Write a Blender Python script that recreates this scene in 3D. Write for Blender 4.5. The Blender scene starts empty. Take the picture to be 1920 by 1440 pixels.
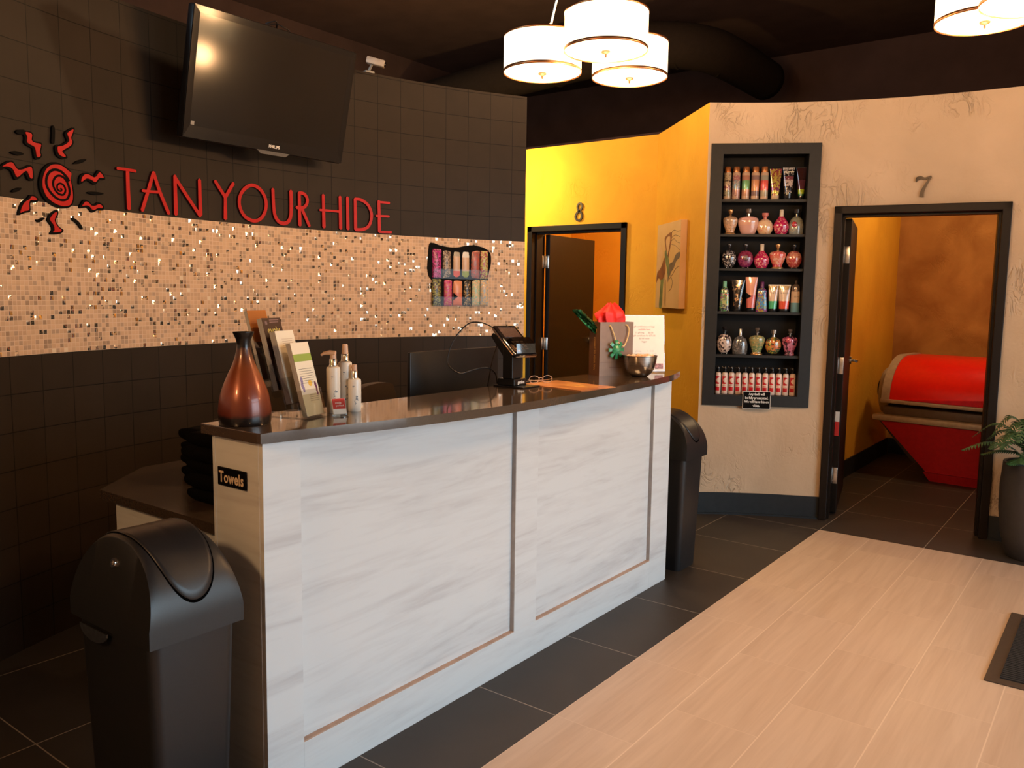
import bpy, bmesh, math, random
from mathutils import Vector, Matrix
from mathutils.geometry import tessellate_polygon
random.seed(7)
PI = math.pi
S = bpy.context.scene
COL = S.collection

# ------------------------------------------------------------------ helpers
def link(o):
    COL.objects.link(o); return o

def finish(bm, name, mat, parent=None, smooth=False, loc=None, rot=None, label=None, uv=None):
    bmesh.ops.recalc_face_normals(bm, faces=bm.faces[:])
    me = bpy.data.meshes.new(name)
    bm.to_mesh(me); bm.free()
    return mobj(me, name, mat, parent, smooth, loc, rot, label)

def mobj(me, name, mat, parent=None, smooth=False, loc=None, rot=None, label=None):
    o = bpy.data.objects.new(name, me)
    mats = mat if isinstance(mat, (list, tuple)) else [mat]
    if len(me.materials) == 0:
        for m in mats: me.materials.append(m)
    if smooth:
        for p in me.polygons: p.use_smooth = True
        if smooth == 'auto':
            me.set_sharp_from_angle(angle=math.radians(38))
    link(o)
    if parent is not None: o.parent = parent
    if loc is not None: o.location = loc
    if rot is not None: o.rotation_euler = rot
    if label: o['label'] = label
    return o

def thing(name, label, cat, loc=(0, 0, 0), rotz=0, group=None):
    o = bpy.data.objects.new(name, None); link(o)
    o.empty_display_size = .05
    o.location = loc; o.rotation_euler = (0, 0, rotz)
    o['label'] = label; o['category'] = cat
    if group: o['group'] = group
    return o

def tag(o, label, cat, group=None):
    o['label'] = label; o['category'] = cat
    if group: o['group'] = group
    return o

def struct(o):
    o['kind'] = 'structure'; return o

def box(bm, x0, x1, y0, y1, z0, z1, bev=0, mi=0, mtx=None):
    vs = [bm.verts.new((x, y, z)) for x in (x0, x1) for y in (y0, y1) for z in (z0, z1)]
    q = [(0, 1, 3, 2), (4, 6, 7, 5), (0, 4, 5, 1), (2, 3, 7, 6), (0, 2, 6, 4), (1, 5, 7, 3)]
    fs = [bm.faces.new([vs[i] for i in f]) for f in q]
    for f in fs: f.material_index = mi
    if bev:
        es = list({e for f in fs for e in f.edges})
        r = bmesh.ops.bevel(bm, geom=es, offset=bev, segments=2, affect='EDGES', profile=.5)
        for f in r['faces']: f.material_index = mi
        vs = list({v for f in fs if f.is_valid for v in f.verts} | set(r['verts']))
    if mtx is not None:
        for v in vs: v.co = mtx @ v.co
    return vs

def prism(bm, pts, z0, z1, mi=0, fn=None):
    """closed polygon pts (x,y) extruded from z0 to z1; fn maps (x,y,z)->Vector"""
    fn = fn or (lambda x, y, z: Vector((x, y, z)))
    a = [bm.verts.new(fn(x, y, z0)) for x, y in pts]; b = [bm.verts.new(fn(x, y, z1)) for x, y in pts]
    n = len(pts)
    fs = [bm.faces.new(a[::-1]), bm.faces.new(b)]
    for i in range(n): fs.append(bm.faces.new((a[i], a[(i + 1) % n], b[(i + 1) % n], b[i])))
    for f in fs: f.material_index = mi
    return fs

def lathe(bm, prof, seg=28, sx=1, sy=1, cx=0, cy=0, mi=0, mtx=None, pw=2.0):
    """profile [(r,z)..] spun round z; pw>2 gives a squarer section"""
    rings = []
    nv = []
    for r, z in prof:
        if r < 1e-6:
            v = bm.verts.new((cx, cy, z)); rings.append([v]); nv.append(v)
        else:
            R = []
            for i in range(seg):
                t = 2 * PI * i / seg; c, s = math.cos(t), math.sin(t)
                if pw != 2.0:
                    c = math.copysign(abs(c) ** (2 / pw), c); s = math.copysign(abs(s) ** (2 / pw), s)
                v = bm.verts.new((cx + r * sx * c, cy + r * sy * s, z)); R.append(v); nv.append(v)
            rings.append(R)
    for a, b in zip(rings, rings[1:]):
        for i in range(seg):
            j = (i + 1) % seg
            if len(a) == 1 and len(b) == 1: continue
            if len(a) == 1: f = bm.faces.new((a[0], b[j], b[i]))
            elif len(b) == 1: f = bm.faces.new((a[i], a[j], b[0]))
            else: f = bm.faces.new((a[i], a[j], b[j], b[i]))
            f.material_index = mi
    for R in (rings[0], rings[-1]):
        if len(R) > 2:
            f = bm.faces.new(R if R is rings[-1] else R[::-1]); f.material_index = mi
    if mtx is not None:
        for v in nv: v.co = mtx @ v.co
    return nv

def tube(bm, pts, r, seg=8, mi=0, taper=None, closed=False):
    pts = [Vector(p) for p in pts]; rings = []
    n = len(pts)
    up = Vector((0, 0, 1))
    for i, p in enumerate(pts):
        if closed: t = (pts[(i + 1) % n] - pts[i - 1]).normalized()
        else: t = (pts[min(i + 1, n - 1)] - pts[max(i - 1, 0)]).normalized()
        if i == 0:
            a = t.cross(up)
            if a.length < .1: a = t.cross(Vector((1, 0, 0)))
            a.normalize()
        else:
            a = (a - t * a.dot(t)).normalized()
        b = t.cross(a)
        rr = r if taper is None else r * taper[i]
        rings.append([bm.verts.new(p + (a * math.cos(2 * PI * k / seg) + b * math.sin(2 * PI * k / seg)) * rr) for k in range(seg)])
    m = n if closed else n - 1
    for i in range(m):
        A, B = rings[i], rings[(i + 1) % n]
        for k in range(seg):
            f = bm.faces.new((A[k], A[(k + 1) % seg], B[(k + 1) % seg], B[k])); f.material_index = mi
    if not closed:
        for R in (rings[0][::-1], rings[-1]):
            f = bm.faces.new(R); f.material_index = mi

def cyl(bm, p0, p1, r, seg=20, r1=None, mi=0):
    tube(bm, [p0, p1], r, seg, mi, taper=[1, (r1 / r if r1 is not None else 1)])

def tess(pts):
    return tessellate_polygon([[Vector((a, b, 0)) for a, b in pts]])

def spline(pts, n=8, closed=False):
    """Catmull-Rom"""
    out = []; m = len(pts); P = [Vector(p) for p in pts]
    rng = range(m if closed else m - 1)
    for i in rng:
        if closed: p0, p1, p2, p3 = P[i - 1], P[i], P[(i + 1) % m], P[(i + 2) % m]
        else: p0, p1, p2, p3 = P[max(i - 1, 0)], P[i], P[i + 1], P[min(i + 2, m - 1)]
        for k in range(n):
            t = k / n
            out.append(.5 * ((2 * p1) + (p2 - p0) * t + (2 * p0 - 5 * p1 + 4 * p2 - p3) * t * t + (3 * p1 - p0 - 3 * p2 + p3) * t ** 3))
    if not closed: out.append(P[-1])
    return out

def text_me(txt, size, depth=.0004, bold=0, align='CENTER', spacing=1.0):
    cu = bpy.data.curves.new('lettering', 'FONT'); cu.body = txt; cu.size = size; cu.extrude = depth
    cu.offset = bold; cu.align_x = align; cu.align_y = 'CENTER'; cu.resolution_u = 3; cu.space_character = spacing
    o = bpy.data.objects.new('tmp', cu); link(o)
    bpy.context.view_layer.update()
    dg = bpy.context.evaluated_depsgraph_get()
    me = bpy.data.meshes.new_from_object(o.evaluated_get(dg))
    bpy.data.objects.remove(o); bpy.data.curves.remove(cu)
    return me

def text(txt, size, mat, parent, mtx, name='lettering', depth=.0004, bold=0, align='CENTER', sx=1, spacing=1.0, label=None):
    me = text_me(txt, size, depth, bold, align, spacing)
    me.transform(mtx @ Matrix.Diagonal((sx, 1, 1, 1)))
    me.materials.clear()
    return mobj(me, name, mat, parent, label=label)

def face_mtx(origin, xdir, zdir=(0, 0, 1)):
    """text laid in the plane spanned by xdir (reading direction) and zdir (up)"""
    x = Vector(xdir).normalized(); y = Vector(zdir).normalized(); z = x.cross(y)
    m = Matrix.Identity(4)
    for i in range(3):
        m[i][0] = x[i]; m[i][1] = y[i]; m[i][2] = z[i]; m[i][3] = origin[i]
    return m

# ------------------------------------------------------------------ materials
def newmat(name):
    m = bpy.data.materials.new(name); m.use_nodes = True
    nt = m.node_tree; nt.nodes.clear()
    out = nt.nodes.new('ShaderNodeOutputMaterial'); b = nt.nodes.new('ShaderNodeBsdfPrincipled')
    nt.links.new(b.outputs[0], out.inputs[0])
    return m, nt, b, out

def N(nt, t, **kw):
    n = nt.nodes.new(t)
    for k, v in kw.items():
        if k.startswith('i_'):
            n.inputs[int(k[2:]) if k[2:].isdigit() else k[2:].replace('_', ' ')].default_value = v
        else: setattr(n, k, v)
    return n

def rgb(c, a=1): return (c[0], c[1], c[2], a)

def srgb(r, g, b):
    f = lambda v: (v / 255 / 12.92) if v / 255 <= .04045 else ((v / 255 + .055) / 1.055) ** 2.4
    return (f(r), f(g), f(b))

def M(name, col, rough=.5, metal=0, spec=.5, vary=.06, scale=30, bump=0, bscale=None, coat=0, col2=None, stretch=None, emis=None, estr=0, trans=0, ior=1.45, sheen=0):
    m, nt, b, out = newmat(name)
    tc = N(nt, 'ShaderNodeTexCoord'); src = tc.outputs['Object']
    if stretch:
        mp = N(nt, 'ShaderNodeMapping'); mp.inputs['Scale'].default_value = stretch
        nt.links.new(src, mp.inputs[0]); src = mp.outputs[0]
    no = N(nt, 'ShaderNodeTexNoise', i_Scale=scale, i_Detail=3.0); nt.links.new(src, no.inputs['Vector'])
    mix = N(nt, 'ShaderNodeMix', data_type='RGBA')
    c2 = col2 if col2 else tuple(max(0, c * (1 - vary * 2)) for c in col)
    c1 = col if col2 else tuple(min(1, c * (1 + vary)) for c in col)
    mix.inputs[6].default_value = rgb(c1); mix.inputs[7].default_value = rgb(c2)
    mr = N(nt, 'ShaderNodeMapRange'); mr.inputs[1].default_value = .35; mr.inputs[2].default_value = .65
    nt.links.new(no.outputs[0], mr.inputs[0]); nt.links.new(mr.outputs[0], mix.inputs[0])
    nt.links.new(mix.outputs[2], b.inputs['Base Color'])
    b.inputs['Roughness'].default_value = rough; b.inputs['Metallic'].default_value = metal
    b.inputs['Specular IOR Level'].default_value = spec
    b.inputs['Coat Weight'].default_value = coat; b.inputs['Coat Roughness'].default_value = .05
    if sheen: b.inputs['Sheen Weight'].default_value = sheen
    if trans: b.inputs['Transmission Weight'].default_value = trans; b.inputs['IOR'].default_value = ior
    if bump:
        n2 = N(nt, 'ShaderNodeTexNoise', i_Scale=bscale or scale * 2, i_Detail=4.0); nt.links.new(src, n2.inputs['Vector'])
        bp = N(nt, 'ShaderNodeBump', i_Strength=bump, i_Distance=.01)
        nt.links.new(n2.outputs[0], bp.inputs['Height']); nt.links.new(bp.outputs[0], b.inputs['Normal'])
    if emis:
        b.inputs['Emission Color'].default_value = rgb(emis); b.inputs['Emission Strength'].default_value = estr
    return m

def M_clear(name, tint=(1, 1, 1), refl=.12, rough=.03, dens=.0):
    m, nt, b, out = newmat(name); nt.nodes.remove(b)
    tr = N(nt, 'ShaderNodeBsdfTransparent'); tr.inputs[0].default_value = rgb(tint)
    gl = N(nt, 'ShaderNodeBsdfGlossy'); gl.inputs['Roughness'].default_value = rough
    fr = N(nt, 'ShaderNodeLayerWeight'); fr.inputs[0].default_value = .5
    pw = mth(nt, 'MULTIPLY', mth(nt, 'POWER', fr.outputs['Facing'], 4.0), .55)
    ad = N(nt, 'ShaderNodeMath', operation='ADD', use_clamp=True); ad.inputs[1].default_value = refl * .7
    mx = N(nt, 'ShaderNodeMixShader')
    nt.links.new(pw, ad.inputs[0]); nt.links.new(ad.outputs[0], mx.inputs[0])
    nt.links.new(tr.outputs[0], mx.inputs[1]); nt.links.new(gl.outputs[0], mx.inputs[2]); nt.links.new(mx.outputs[0], out.inputs[0])
    return m

def M_bands(name, stops, h, rough=.3, metal=0, pat=None, patamt=.4, scale=90, coat=.3, axis=2):
    """colour bands up the object's own height: stops [(pos, colour)], pattern speckles mixed in"""
    m, nt, b, out = newmat(name)
    tc = N(nt, 'ShaderNodeTexCoord'); sp = N(nt, 'ShaderNodeSeparateXYZ'); nt.links.new(tc.outputs['Object'], sp.inputs[0])
    dv = N(nt, 'ShaderNodeMath', operation='DIVIDE'); dv.inputs[1].default_value = h; nt.links.new(sp.outputs[axis], dv.inputs[0])
    cr = N(nt, 'ShaderNodeValToRGB'); cr.color_ramp.interpolation = 'CONSTANT'
    els = cr.color_ramp.elements
    els[0].position = 0; els[0].color = rgb(stops[0][1])
    els[1].position = max(.001, stops[1][0] if len(stops) > 1 else .999); els[1].color = rgb(stops[1][1] if len(stops) > 1 else stops[0][1])
    for p, c in stops[2:]:
        e = els.new(p); e.color = rgb(c)
    nt.links.new(dv.outputs[0], cr.inputs[0])
    last = cr.outputs[0]
    if pat:
        vo = N(nt, 'ShaderNodeTexVoronoi', i_Scale=scale); nt.links.new(tc.outputs['Object'], vo.inputs['Vector'])
        no = N(nt, 'ShaderNodeTexNoise', i_Scale=scale * .7, i_Detail=2.0, i_Distortion=1.5); nt.links.new(tc.outputs['Object'], no.inputs['Vector'])
        mr = N(nt, 'ShaderNodeMapRange'); mr.inputs[1].default_value = .6 - patamt * .3; mr.inputs[2].default_value = .66 - patamt * .3
        nt.links.new(no.outputs[0], mr.inputs[0])
        c2 = N(nt, 'ShaderNodeValToRGB'); c2.color_ramp.interpolation = 'CONSTANT'
        for i, c in enumerate(pat):
            if i < 2: e = c2.color_ramp.elements[i]; e.position = i / len(pat)
            else: e = c2.color_ramp.elements.new(i / len(pat))
            e.color = rgb(c)
        sh = N(nt, 'ShaderNodeSeparateColor'); nt.links.new(vo.outputs['Color'], sh.inputs[0]); nt.links.new(sh.outputs[0], c2.inputs[0])
        mx = N(nt, 'ShaderNodeMix', data_type='RGBA')
        nt.links.new(mr.outputs[0], mx.inputs[0]); nt.links.new(last, mx.inputs[6]); nt.links.new(c2.outputs[0], mx.inputs[7]); last = mx.outputs[2]
    nt.links.new(last, b.inputs['Base Color'])
    b.inputs['Roughness'].default_value = rough; b.inputs['Metallic'].default_value = metal; b.inputs['Coat Weight'].default_value = coat
    return m

def mth(nt, op, a, bb=None, **kw):
    n = N(nt, 'ShaderNodeMath', operation=op, **kw)
    for i, v in enumerate((a, bb)):
        if v is None: continue
        if isinstance(v, (int, float)): n.inputs[i].default_value = v
        else: nt.links.new(v, n.inputs[i])
    return n.outputs[0]

def grout(nt, u, pitch, width, off=0.):
    """1 on the joint lines of a grid along u"""
    a = mth(nt, 'SUBTRACT', u, off); a = mth(nt, 'DIVIDE', a, pitch); a = mth(nt, 'FRACT', a)
    a = mth(nt, 'SUBTRACT', a, .5); a = mth(nt, 'ABSOLUTE', a)
    return mth(nt, 'GREATER_THAN', a, .5 - width / pitch / 2)

def cell(nt, u, pitch, off=0.):
    a = mth(nt, 'SUBTRACT', u, off); a = mth(nt, 'DIVIDE', a, pitch); return mth(nt, 'FLOOR', a)

def M_tilewall():
    m, nt, b, out = newmat('black_wall_tile')
    uv = N(nt, 'ShaderNodeUVMap', uv_map='UVMap'); sp = N(nt, 'ShaderNodeSeparateXYZ'); nt.links.new(uv.outputs[0], sp.inputs[0])
    u, v = sp.outputs[0], sp.outputs[1]
    gu = grout(nt, u, .1576, .0035, TILE_U0)
    # rows below the band count down from 1.225, rows above count up from 1.855
    up = mth(nt, 'GREATER_THAN', v, 1.5)
    offv = mth(nt, 'ADD', mth(nt, 'MULTIPLY', up, 1.855 - 1.225), 1.225)
    vv = mth(nt, 'SUBTRACT', v, offv)
    gv = grout(nt, vv, .155, .0035, 0)
    g = mth(nt, 'MAXIMUM', gu, gv)
    cu = cell(nt, u, .1576, TILE_U0); cv = cell(nt, vv, .155, 0)
    cb = N(nt, 'ShaderNodeCombineXYZ'); nt.links.new(cu, cb.inputs[0]); nt.links.new(cv, cb.inputs[1])
    wn = N(nt, 'ShaderNodeTexWhiteNoise'); nt.links.new(cb.outputs[0], wn.inputs[0])
    no = N(nt, 'ShaderNodeTexNoise', i_Scale=6.0, i_Detail=4.0); nt.links.new(uv.outputs[0], no.inputs['Vector'])
    f = mth(nt, 'ADD', mth(nt, 'MULTIPLY', wn.outputs[0], .25), mth(nt, 'MULTIPLY', no.outputs[0], .6))
    mix = N(nt, 'ShaderNodeMix', data_type='RGBA'); mix.inputs[6].default_value = (.020, .0135, .0085, 1); mix.inputs[7].default_value = (.036, .024, .0155, 1)
    nt.links.new(f, mix.inputs[0])
    m2 = N(nt, 'ShaderNodeMix', data_type='RGBA'); m2.inputs[7].default_value = (.006, .004, .003, 1)
    nt.links.new(g, m2.inputs[0]); nt.links.new(mix.outputs[2], m2.inputs[6]); nt.links.new(m2.outputs[2], b.inputs['Base Color'])
    b.inputs['Roughness'].default_value = .50; b.inputs['Specular IOR Level'].default_value = .18
    bp = N(nt, 'ShaderNodeBump', i_Strength=.5, i_Distance=.002); h = mth(nt, 'SUBTRACT', 1.0, g)
    nt.links.new(h, bp.inputs['Height']); nt.links.new(bp.outputs[0], b.inputs['Normal'])
    return m

def M_mosaic():
    m, nt, b, out = newmat('mosaic_tile')
    P_ = .02032
    uv = N(nt, 'ShaderNodeUVMap', uv_map='UVMap'); sp = N(nt, 'ShaderNodeSeparateXYZ'); nt.links.new(uv.outputs[0], sp.inputs[0])
    u, v = sp.outputs[0], sp.outputs[1]
    g = mth(nt, 'MAXIMUM', grout(nt, u, P_, .0026), grout(nt, v, P_, .0026, 1.225))
    cb = N(nt, 'ShaderNodeCombineXYZ'); nt.links.new(cell(nt, u, P_), cb.inputs[0]); nt.links.new(cell(nt, v, P_, 1.225), cb.inputs[1])
    wn = N(nt, 'ShaderNodeTexWhiteNoise'); nt.links.new(cb.outputs[0], wn.inputs[0])
    cr = N(nt, 'ShaderNodeValToRGB'); cr.color_ramp.interpolation = 'CONSTANT'; E_ = cr.color_ramp.elements
    E_[0].position = 0; E_[0].color = (.66, .43, .26, 1)
    E_[1].position = .28; E_[1].color = (.60, .385, .23, 1)
    for p, c in ((.50, (.55, .35, .21)), (.66, (.46, .31, .20)), (.76, (.36, .23, .14)), (.84, (.75, .60, .42)), (.90, (.78, .70, .60))):
        e = E_.new(p); e.color = rgb(c)
    nt.links.new(wn.outputs[0], cr.inputs[0])
    glass = mth(nt, 'GREATER_THAN', wn.outputs[0], .85)
    gg = mth(nt, 'MULTIPLY', glass, mth(nt, 'SUBTRACT', 1.0, g))
    m2 = N(nt, 'ShaderNodeMix', data_type='RGBA'); m2.inputs[7].default_value = (.72, .52, .35, 1)
    nt.links.new(g, m2.inputs[0]); nt.links.new(cr.outputs[0], m2.inputs[6]); nt.links.new(m2.outputs[2], b.inputs['Base Color'])
    nt.links.new(mth(nt, 'MULTIPLY', gg, .92), b.inputs['Metallic'])
    nt.links.new(mth(nt, 'SUBTRACT', .5, mth(nt, 'MULTIPLY', gg, .40)), b.inputs['Roughness'])
    # every glass chip tips a little its own way
    sub = N(nt, 'ShaderNodeVectorMath', operation='SUBTRACT'); sub.inputs[1].default_value = (.5, .5, .5); nt.links.new(wn.outputs['Color'], sub.inputs[0])
    sc = N(nt, 'ShaderNodeVectorMath', operation='SCALE'); nt.links.new(sub.outputs[0], sc.inputs[0]); nt.links.new(mth(nt, 'MULTIPLY', gg, .50), sc.inputs['Scale'])
    # bulge of each chip
    fu = mth(nt, 'FRACT', mth(nt, 'DIVIDE', u, P_)); fv = mth(nt, 'FRACT', mth(nt, 'DIVIDE', mth(nt, 'SUBTRACT', v, 1.225), P_))
    bx = mth(nt, 'POWER', mth(nt, 'ABSOLUTE', mth(nt, 'SUBTRACT', fu, .5)), 2.0); by = mth(nt, 'POWER', mth(nt, 'ABSOLUTE', mth(nt, 'SUBTRACT', fv, .5)), 2.0)
    hh = mth(nt, 'SUBTRACT', 1.0, mth(nt, 'MULTIPLY', mth(nt, 'ADD', bx, by), 2.0))
    bp = N(nt, 'ShaderNodeBump', i_Strength=.35, i_Distance=.004); nt.links.new(hh, bp.inputs['Height'])
    ad = N(nt, 'ShaderNodeVectorMath', operation='ADD'); nt.links.new(bp.outputs[0], ad.inputs[0]); nt.links.new(sc.outputs[0], ad.inputs[1])
    nz = N(nt, 'ShaderNodeVectorMath', operation='NORMALIZE'); nt.links.new(ad.outputs[0], nz.inputs[0]); nt.links.new(nz.outputs[0], b.inputs['Normal'])
    return m

def M_floor_dark():
    m, nt, b, out = newmat('dark_floor_tile')
    g_ = N(nt, 'ShaderNodeNewGeometry'); sp = N(nt, 'ShaderNodeSeparateXYZ'); nt.links.new(g_.outputs['Position'], sp.inputs[0])
    u, v = sp.outputs[0], sp.outputs[1]
    g = mth(nt, 'MAXIMUM', grout(nt, u, .6215, .0045, -1.5645), grout(nt, v, .6145, .0045, 5.445))
    cb = N(nt, 'ShaderNodeCombineXYZ'); nt.links.new(cell(nt, u, .6215, -1.5645), cb.inputs[0]); nt.links.new(cell(nt, v, .6145, 5.445), cb.inputs[1])
    wn = N(nt, 'ShaderNodeTexWhiteNoise'); nt.links.new(cb.outputs[0], wn.inputs[0])
    no = N(nt, 'ShaderNodeTexNoise', i_Scale=5.0, i_Detail=5.0); nt.links.new(g_.outputs['Position'], no.inputs['Vector'])
    f = mth(nt, 'ADD', mth(nt, 'MULTIPLY', wn.outputs[0], .2), mth(nt, 'MULTIPLY', no.outputs[0], .7))
    mix = N(nt, 'ShaderNodeMix', data_type='RGBA'); mix.inputs[6].default_value = (.026, .021, .018, 1); mix.inputs[7].default_value = (.048, .040, .034, 1)
    nt.links.new(f, mix.inputs[0])
    m2 = N(nt, 'ShaderNodeMix', data_type='RGBA'); m2.inputs[7].default_value = (.28, .24, .20, 1)
    nt.links.new(g, m2.inputs[0]); nt.links.new(mix.outputs[2], m2.inputs[6]); nt.links.new(m2.outputs[2], b.inputs['Base Color'])
    b.inputs['Roughness'].default_value = .48; b.inputs['Specular IOR Level'].default_value = .35
    return m

def M_floor_light():
    m, nt, b, out = newmat('light_floor_tile')
    g_ = N(nt, 'ShaderNodeNewGeometry'); sp = N(nt, 'ShaderNodeSeparateXYZ'); nt.links.new(g_.outputs['Position'], sp.inputs[0])
    u, v = sp.outputs[0], sp.outputs[1]
    W, L, U0 = .3135, .6145, -1.5645
    cu = cell(nt, u, W, U0); par = mth(nt, 'MULTIPLY', mth(nt, 'MODULO', mth(nt, 'ADD', cu, 100.0), 2.0), L / 2)
    vs = mth(nt, 'SUBTRACT', v, mth(nt, 'ADD', par, 5.445 - .0))
    gu = grout(nt, u, W, .0045, U0); gv = grout(nt, vs, L, .0028, 0.0)
    cb = N(nt, 'ShaderNodeCombineXYZ'); nt.links.new(cu, cb.inputs[0]); nt.links.new(cell(nt, vs, L, 0.0), cb.inputs[1])
    wn = N(nt, 'ShaderNodeTexWhiteNoise'); nt.links.new(cb.outputs[0], wn.inputs[0])
    # vein runs along each plank, shifted from plank to plank
    v1 = N(nt, 'ShaderNodeCombineXYZ'); nt.links.new(mth(nt, 'ADD', mth(nt, 'MULTIPLY', u, 14.0), mth(nt, 'MULTIPLY', wn.outputs[0], 37.0)), v1.inputs[0])
    nt.links.new(mth(nt, 'MULTIPLY', v, .8), v1.inputs[1]); nt.links.new(wn.outputs[0], v1.inputs[2])
    no = N(nt, 'ShaderNodeTexNoise', i_Scale=1.3, i_Detail=5.0, i_Distortion=.9); nt.links.new(v1.outputs[0], no.inputs['Vector'])
    v2 = N(nt, 'ShaderNodeCombineXYZ'); nt.links.new(mth(nt, 'ADD', mth(nt, 'MULTIPLY', u, 60.0), mth(nt, 'MULTIPLY', wn.outputs[0], 11.0)), v2.inputs[0]); nt.links.new(mth(nt, 'MULTIPLY', v, 3.0), v2.inputs[1])
    n2 = N(nt, 'ShaderNodeTexNoise', i_Scale=1.0, i_Detail=2.0, i_Distortion=1.0); nt.links.new(v2.outputs[0], n2.inputs['Vector'])
    f = mth(nt, 'ADD', mth(nt, 'MULTIPLY', no.outputs[0], .9), mth(nt, 'MULTIPLY', n2.outputs[0], .3)); f = mth(nt, 'ADD', f, mth(nt, 'MULTIPLY', wn.outputs[0], .12))
    cr = N(nt, 'ShaderNodeValToRGB'); E_ = cr.color_ramp.elements; E_[0].position = .42; E_[0].color = (.52, .385, .285, 1); E_[1].position = .82; E_[1].color = (.63, .485, .375, 1)
    nt.links.new(f, cr.inputs[0])
    m2 = N(nt, 'ShaderNodeMix', data_type='RGBA'); m2.inputs[7].default_value = (.74, .60, .48, 1)
    nt.links.new(mth(nt, 'MULTIPLY', mth(nt, 'MAXIMUM', gu, mth(nt, 'MULTIPLY', gv, .55)), .9), m2.inputs[0]); nt.links.new(cr.outputs[0], m2.inputs[6]); nt.links.new(m2.outputs[2], b.inputs['Base Color'])
    b.inputs['Roughness'].default_value = .42
    return m

def M_plaster(name, c1, c2, rough=.75, bump=.6, big=2.2):
    m, nt, b, out = newmat(name)
    g_ = N(nt, 'ShaderNodeNewGeometry')
    no = N(nt, 'ShaderNodeTexNoise', i_Scale=big, i_Detail=6.0, i_Distortion=.4); nt.links.new(g_.outputs['Position'], no.inputs['Vector'])
    mr = N(nt, 'ShaderNodeMapRange'); mr.inputs[1].default_value = .32; mr.inputs[2].default_value = .68; nt.links.new(no.outputs[0], mr.inputs[0])
    mix = N(nt, 'ShaderNodeMix', data_type='RGBA'); mix.inputs[6].default_value = rgb(c1); mix.inputs[7].default_value = rgb(c2)
    nt.links.new(mr.outputs[0], mix.inputs[0]); nt.links.new(mix.outputs[2], b.inputs['Base Color'])
    # trowel marks: sharp ridges in patches
    mp = N(nt, 'ShaderNodeMapping'); mp.inputs['Scale'].default_value = (1, 1, .55); nt.links.new(g_.outputs['Position'], mp.inputs[0])
    r1 = N(nt, 'ShaderNodeTexNoise', i_Scale=11.0, i_Detail=3.0, i_Distortion=2.2); nt.links.new(mp.outputs[0], r1.inputs['Vector'])
    rg = mth(nt, 'ABSOLUTE', mth(nt, 'SUBTRACT', r1.outputs[0], .5)); rg = mth(nt, 'MULTIPLY', rg, 14.0); rg = mth(nt, 'MINIMUM', rg, 1.0)
    pt = N(nt, 'ShaderNodeTexNoise', i_Scale=3.1, i_Detail=2.0); nt.links.new(g_.outputs['Position'], pt.inputs['Vector'])
    pm = N(nt, 'ShaderNodeMapRange'); pm.inputs[1].default_value = .52; pm.inputs[2].default_value = .68; nt.links.new(pt.outputs[0], pm.inputs[0])
    rg = mth(nt, 'MULTIPLY', mth(nt, 'SUBTRACT', rg, 1.0), pm.outputs[0])
    fine = N(nt, 'ShaderNodeTexNoise', i_Scale=45.0, i_Detail=3.0); nt.links.new(g_.outputs['Position'], fine.inputs['Vector'])
    h = mth(nt, 'ADD', rg, mth(nt, 'MULTIPLY', fine.outputs[0], .25)); h = mth(nt, 'ADD', h, mth(nt, 'MULTIPLY', r1.outputs[0], .5))
    bp = N(nt, 'ShaderNodeBump', i_Strength=bump, i_Distance=.006); nt.links.new(h, bp.inputs['Height']); nt.links.new(bp.outputs[0], b.inputs['Normal'])
    b.inputs['Roughness'].default_value = rough; b.inputs['Specular IOR Level'].default_value = .3
    return m

def M_laminate(name, along='Y', c1=(.69, .735, .755), c2=(.56, .585, .605), seedv=0., rough=.4):
    """pale wood laminate, grain runs level"""
    m, nt, b, out = newmat(name)
    g_ = N(nt, 'ShaderNodeNewGeometry'); mp = N(nt, 'ShaderNodeMapping')
    mp.inputs['Scale'].default_value = (.8, .75, 7.5) if along == 'Y' else (.75, .8, 7.5); mp.inputs['Location'].default_value = (seedv, seedv, seedv)
    nt.links.new(g_.outputs['Position'], mp.inputs[0])
    a = N(nt, 'ShaderNodeTexNoise', i_Scale=1.6, i_Detail=7.0, i_Roughness=.55, i_Distortion=1.1); nt.links.new(mp.outputs[0], a.inputs['Vector'])
    wv = N(nt, 'ShaderNodeTexNoise', i_Scale=6.0, i_Detail=5.0, i_Distortion=.8); nt.links.new(mp.outputs[0], wv.inputs['Vector'])
    f = mth(nt, 'ADD', mth(nt, 'MULTIPLY', a.outputs[0], .75), mth(nt, 'MULTIPLY', wv.outputs[0], .28))
    cr = N(nt, 'ShaderNodeValToRGB'); E_ = cr.color_ramp.elements; E_[0].position = .36; E_[0].color = rgb(c2); E_[1].position = .56; E_[1].color = rgb(c1)
    e = E_.new(.46); e.color = rgb(tuple((x * .35 + y * .65) for x, y in zip(c2, c1)))
    nt.links.new(f, cr.inputs[0]); nt.links.new(cr.outputs[0], b.inputs['Base Color']); b.inputs['Roughness'].default_value = rough
    return m

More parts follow.
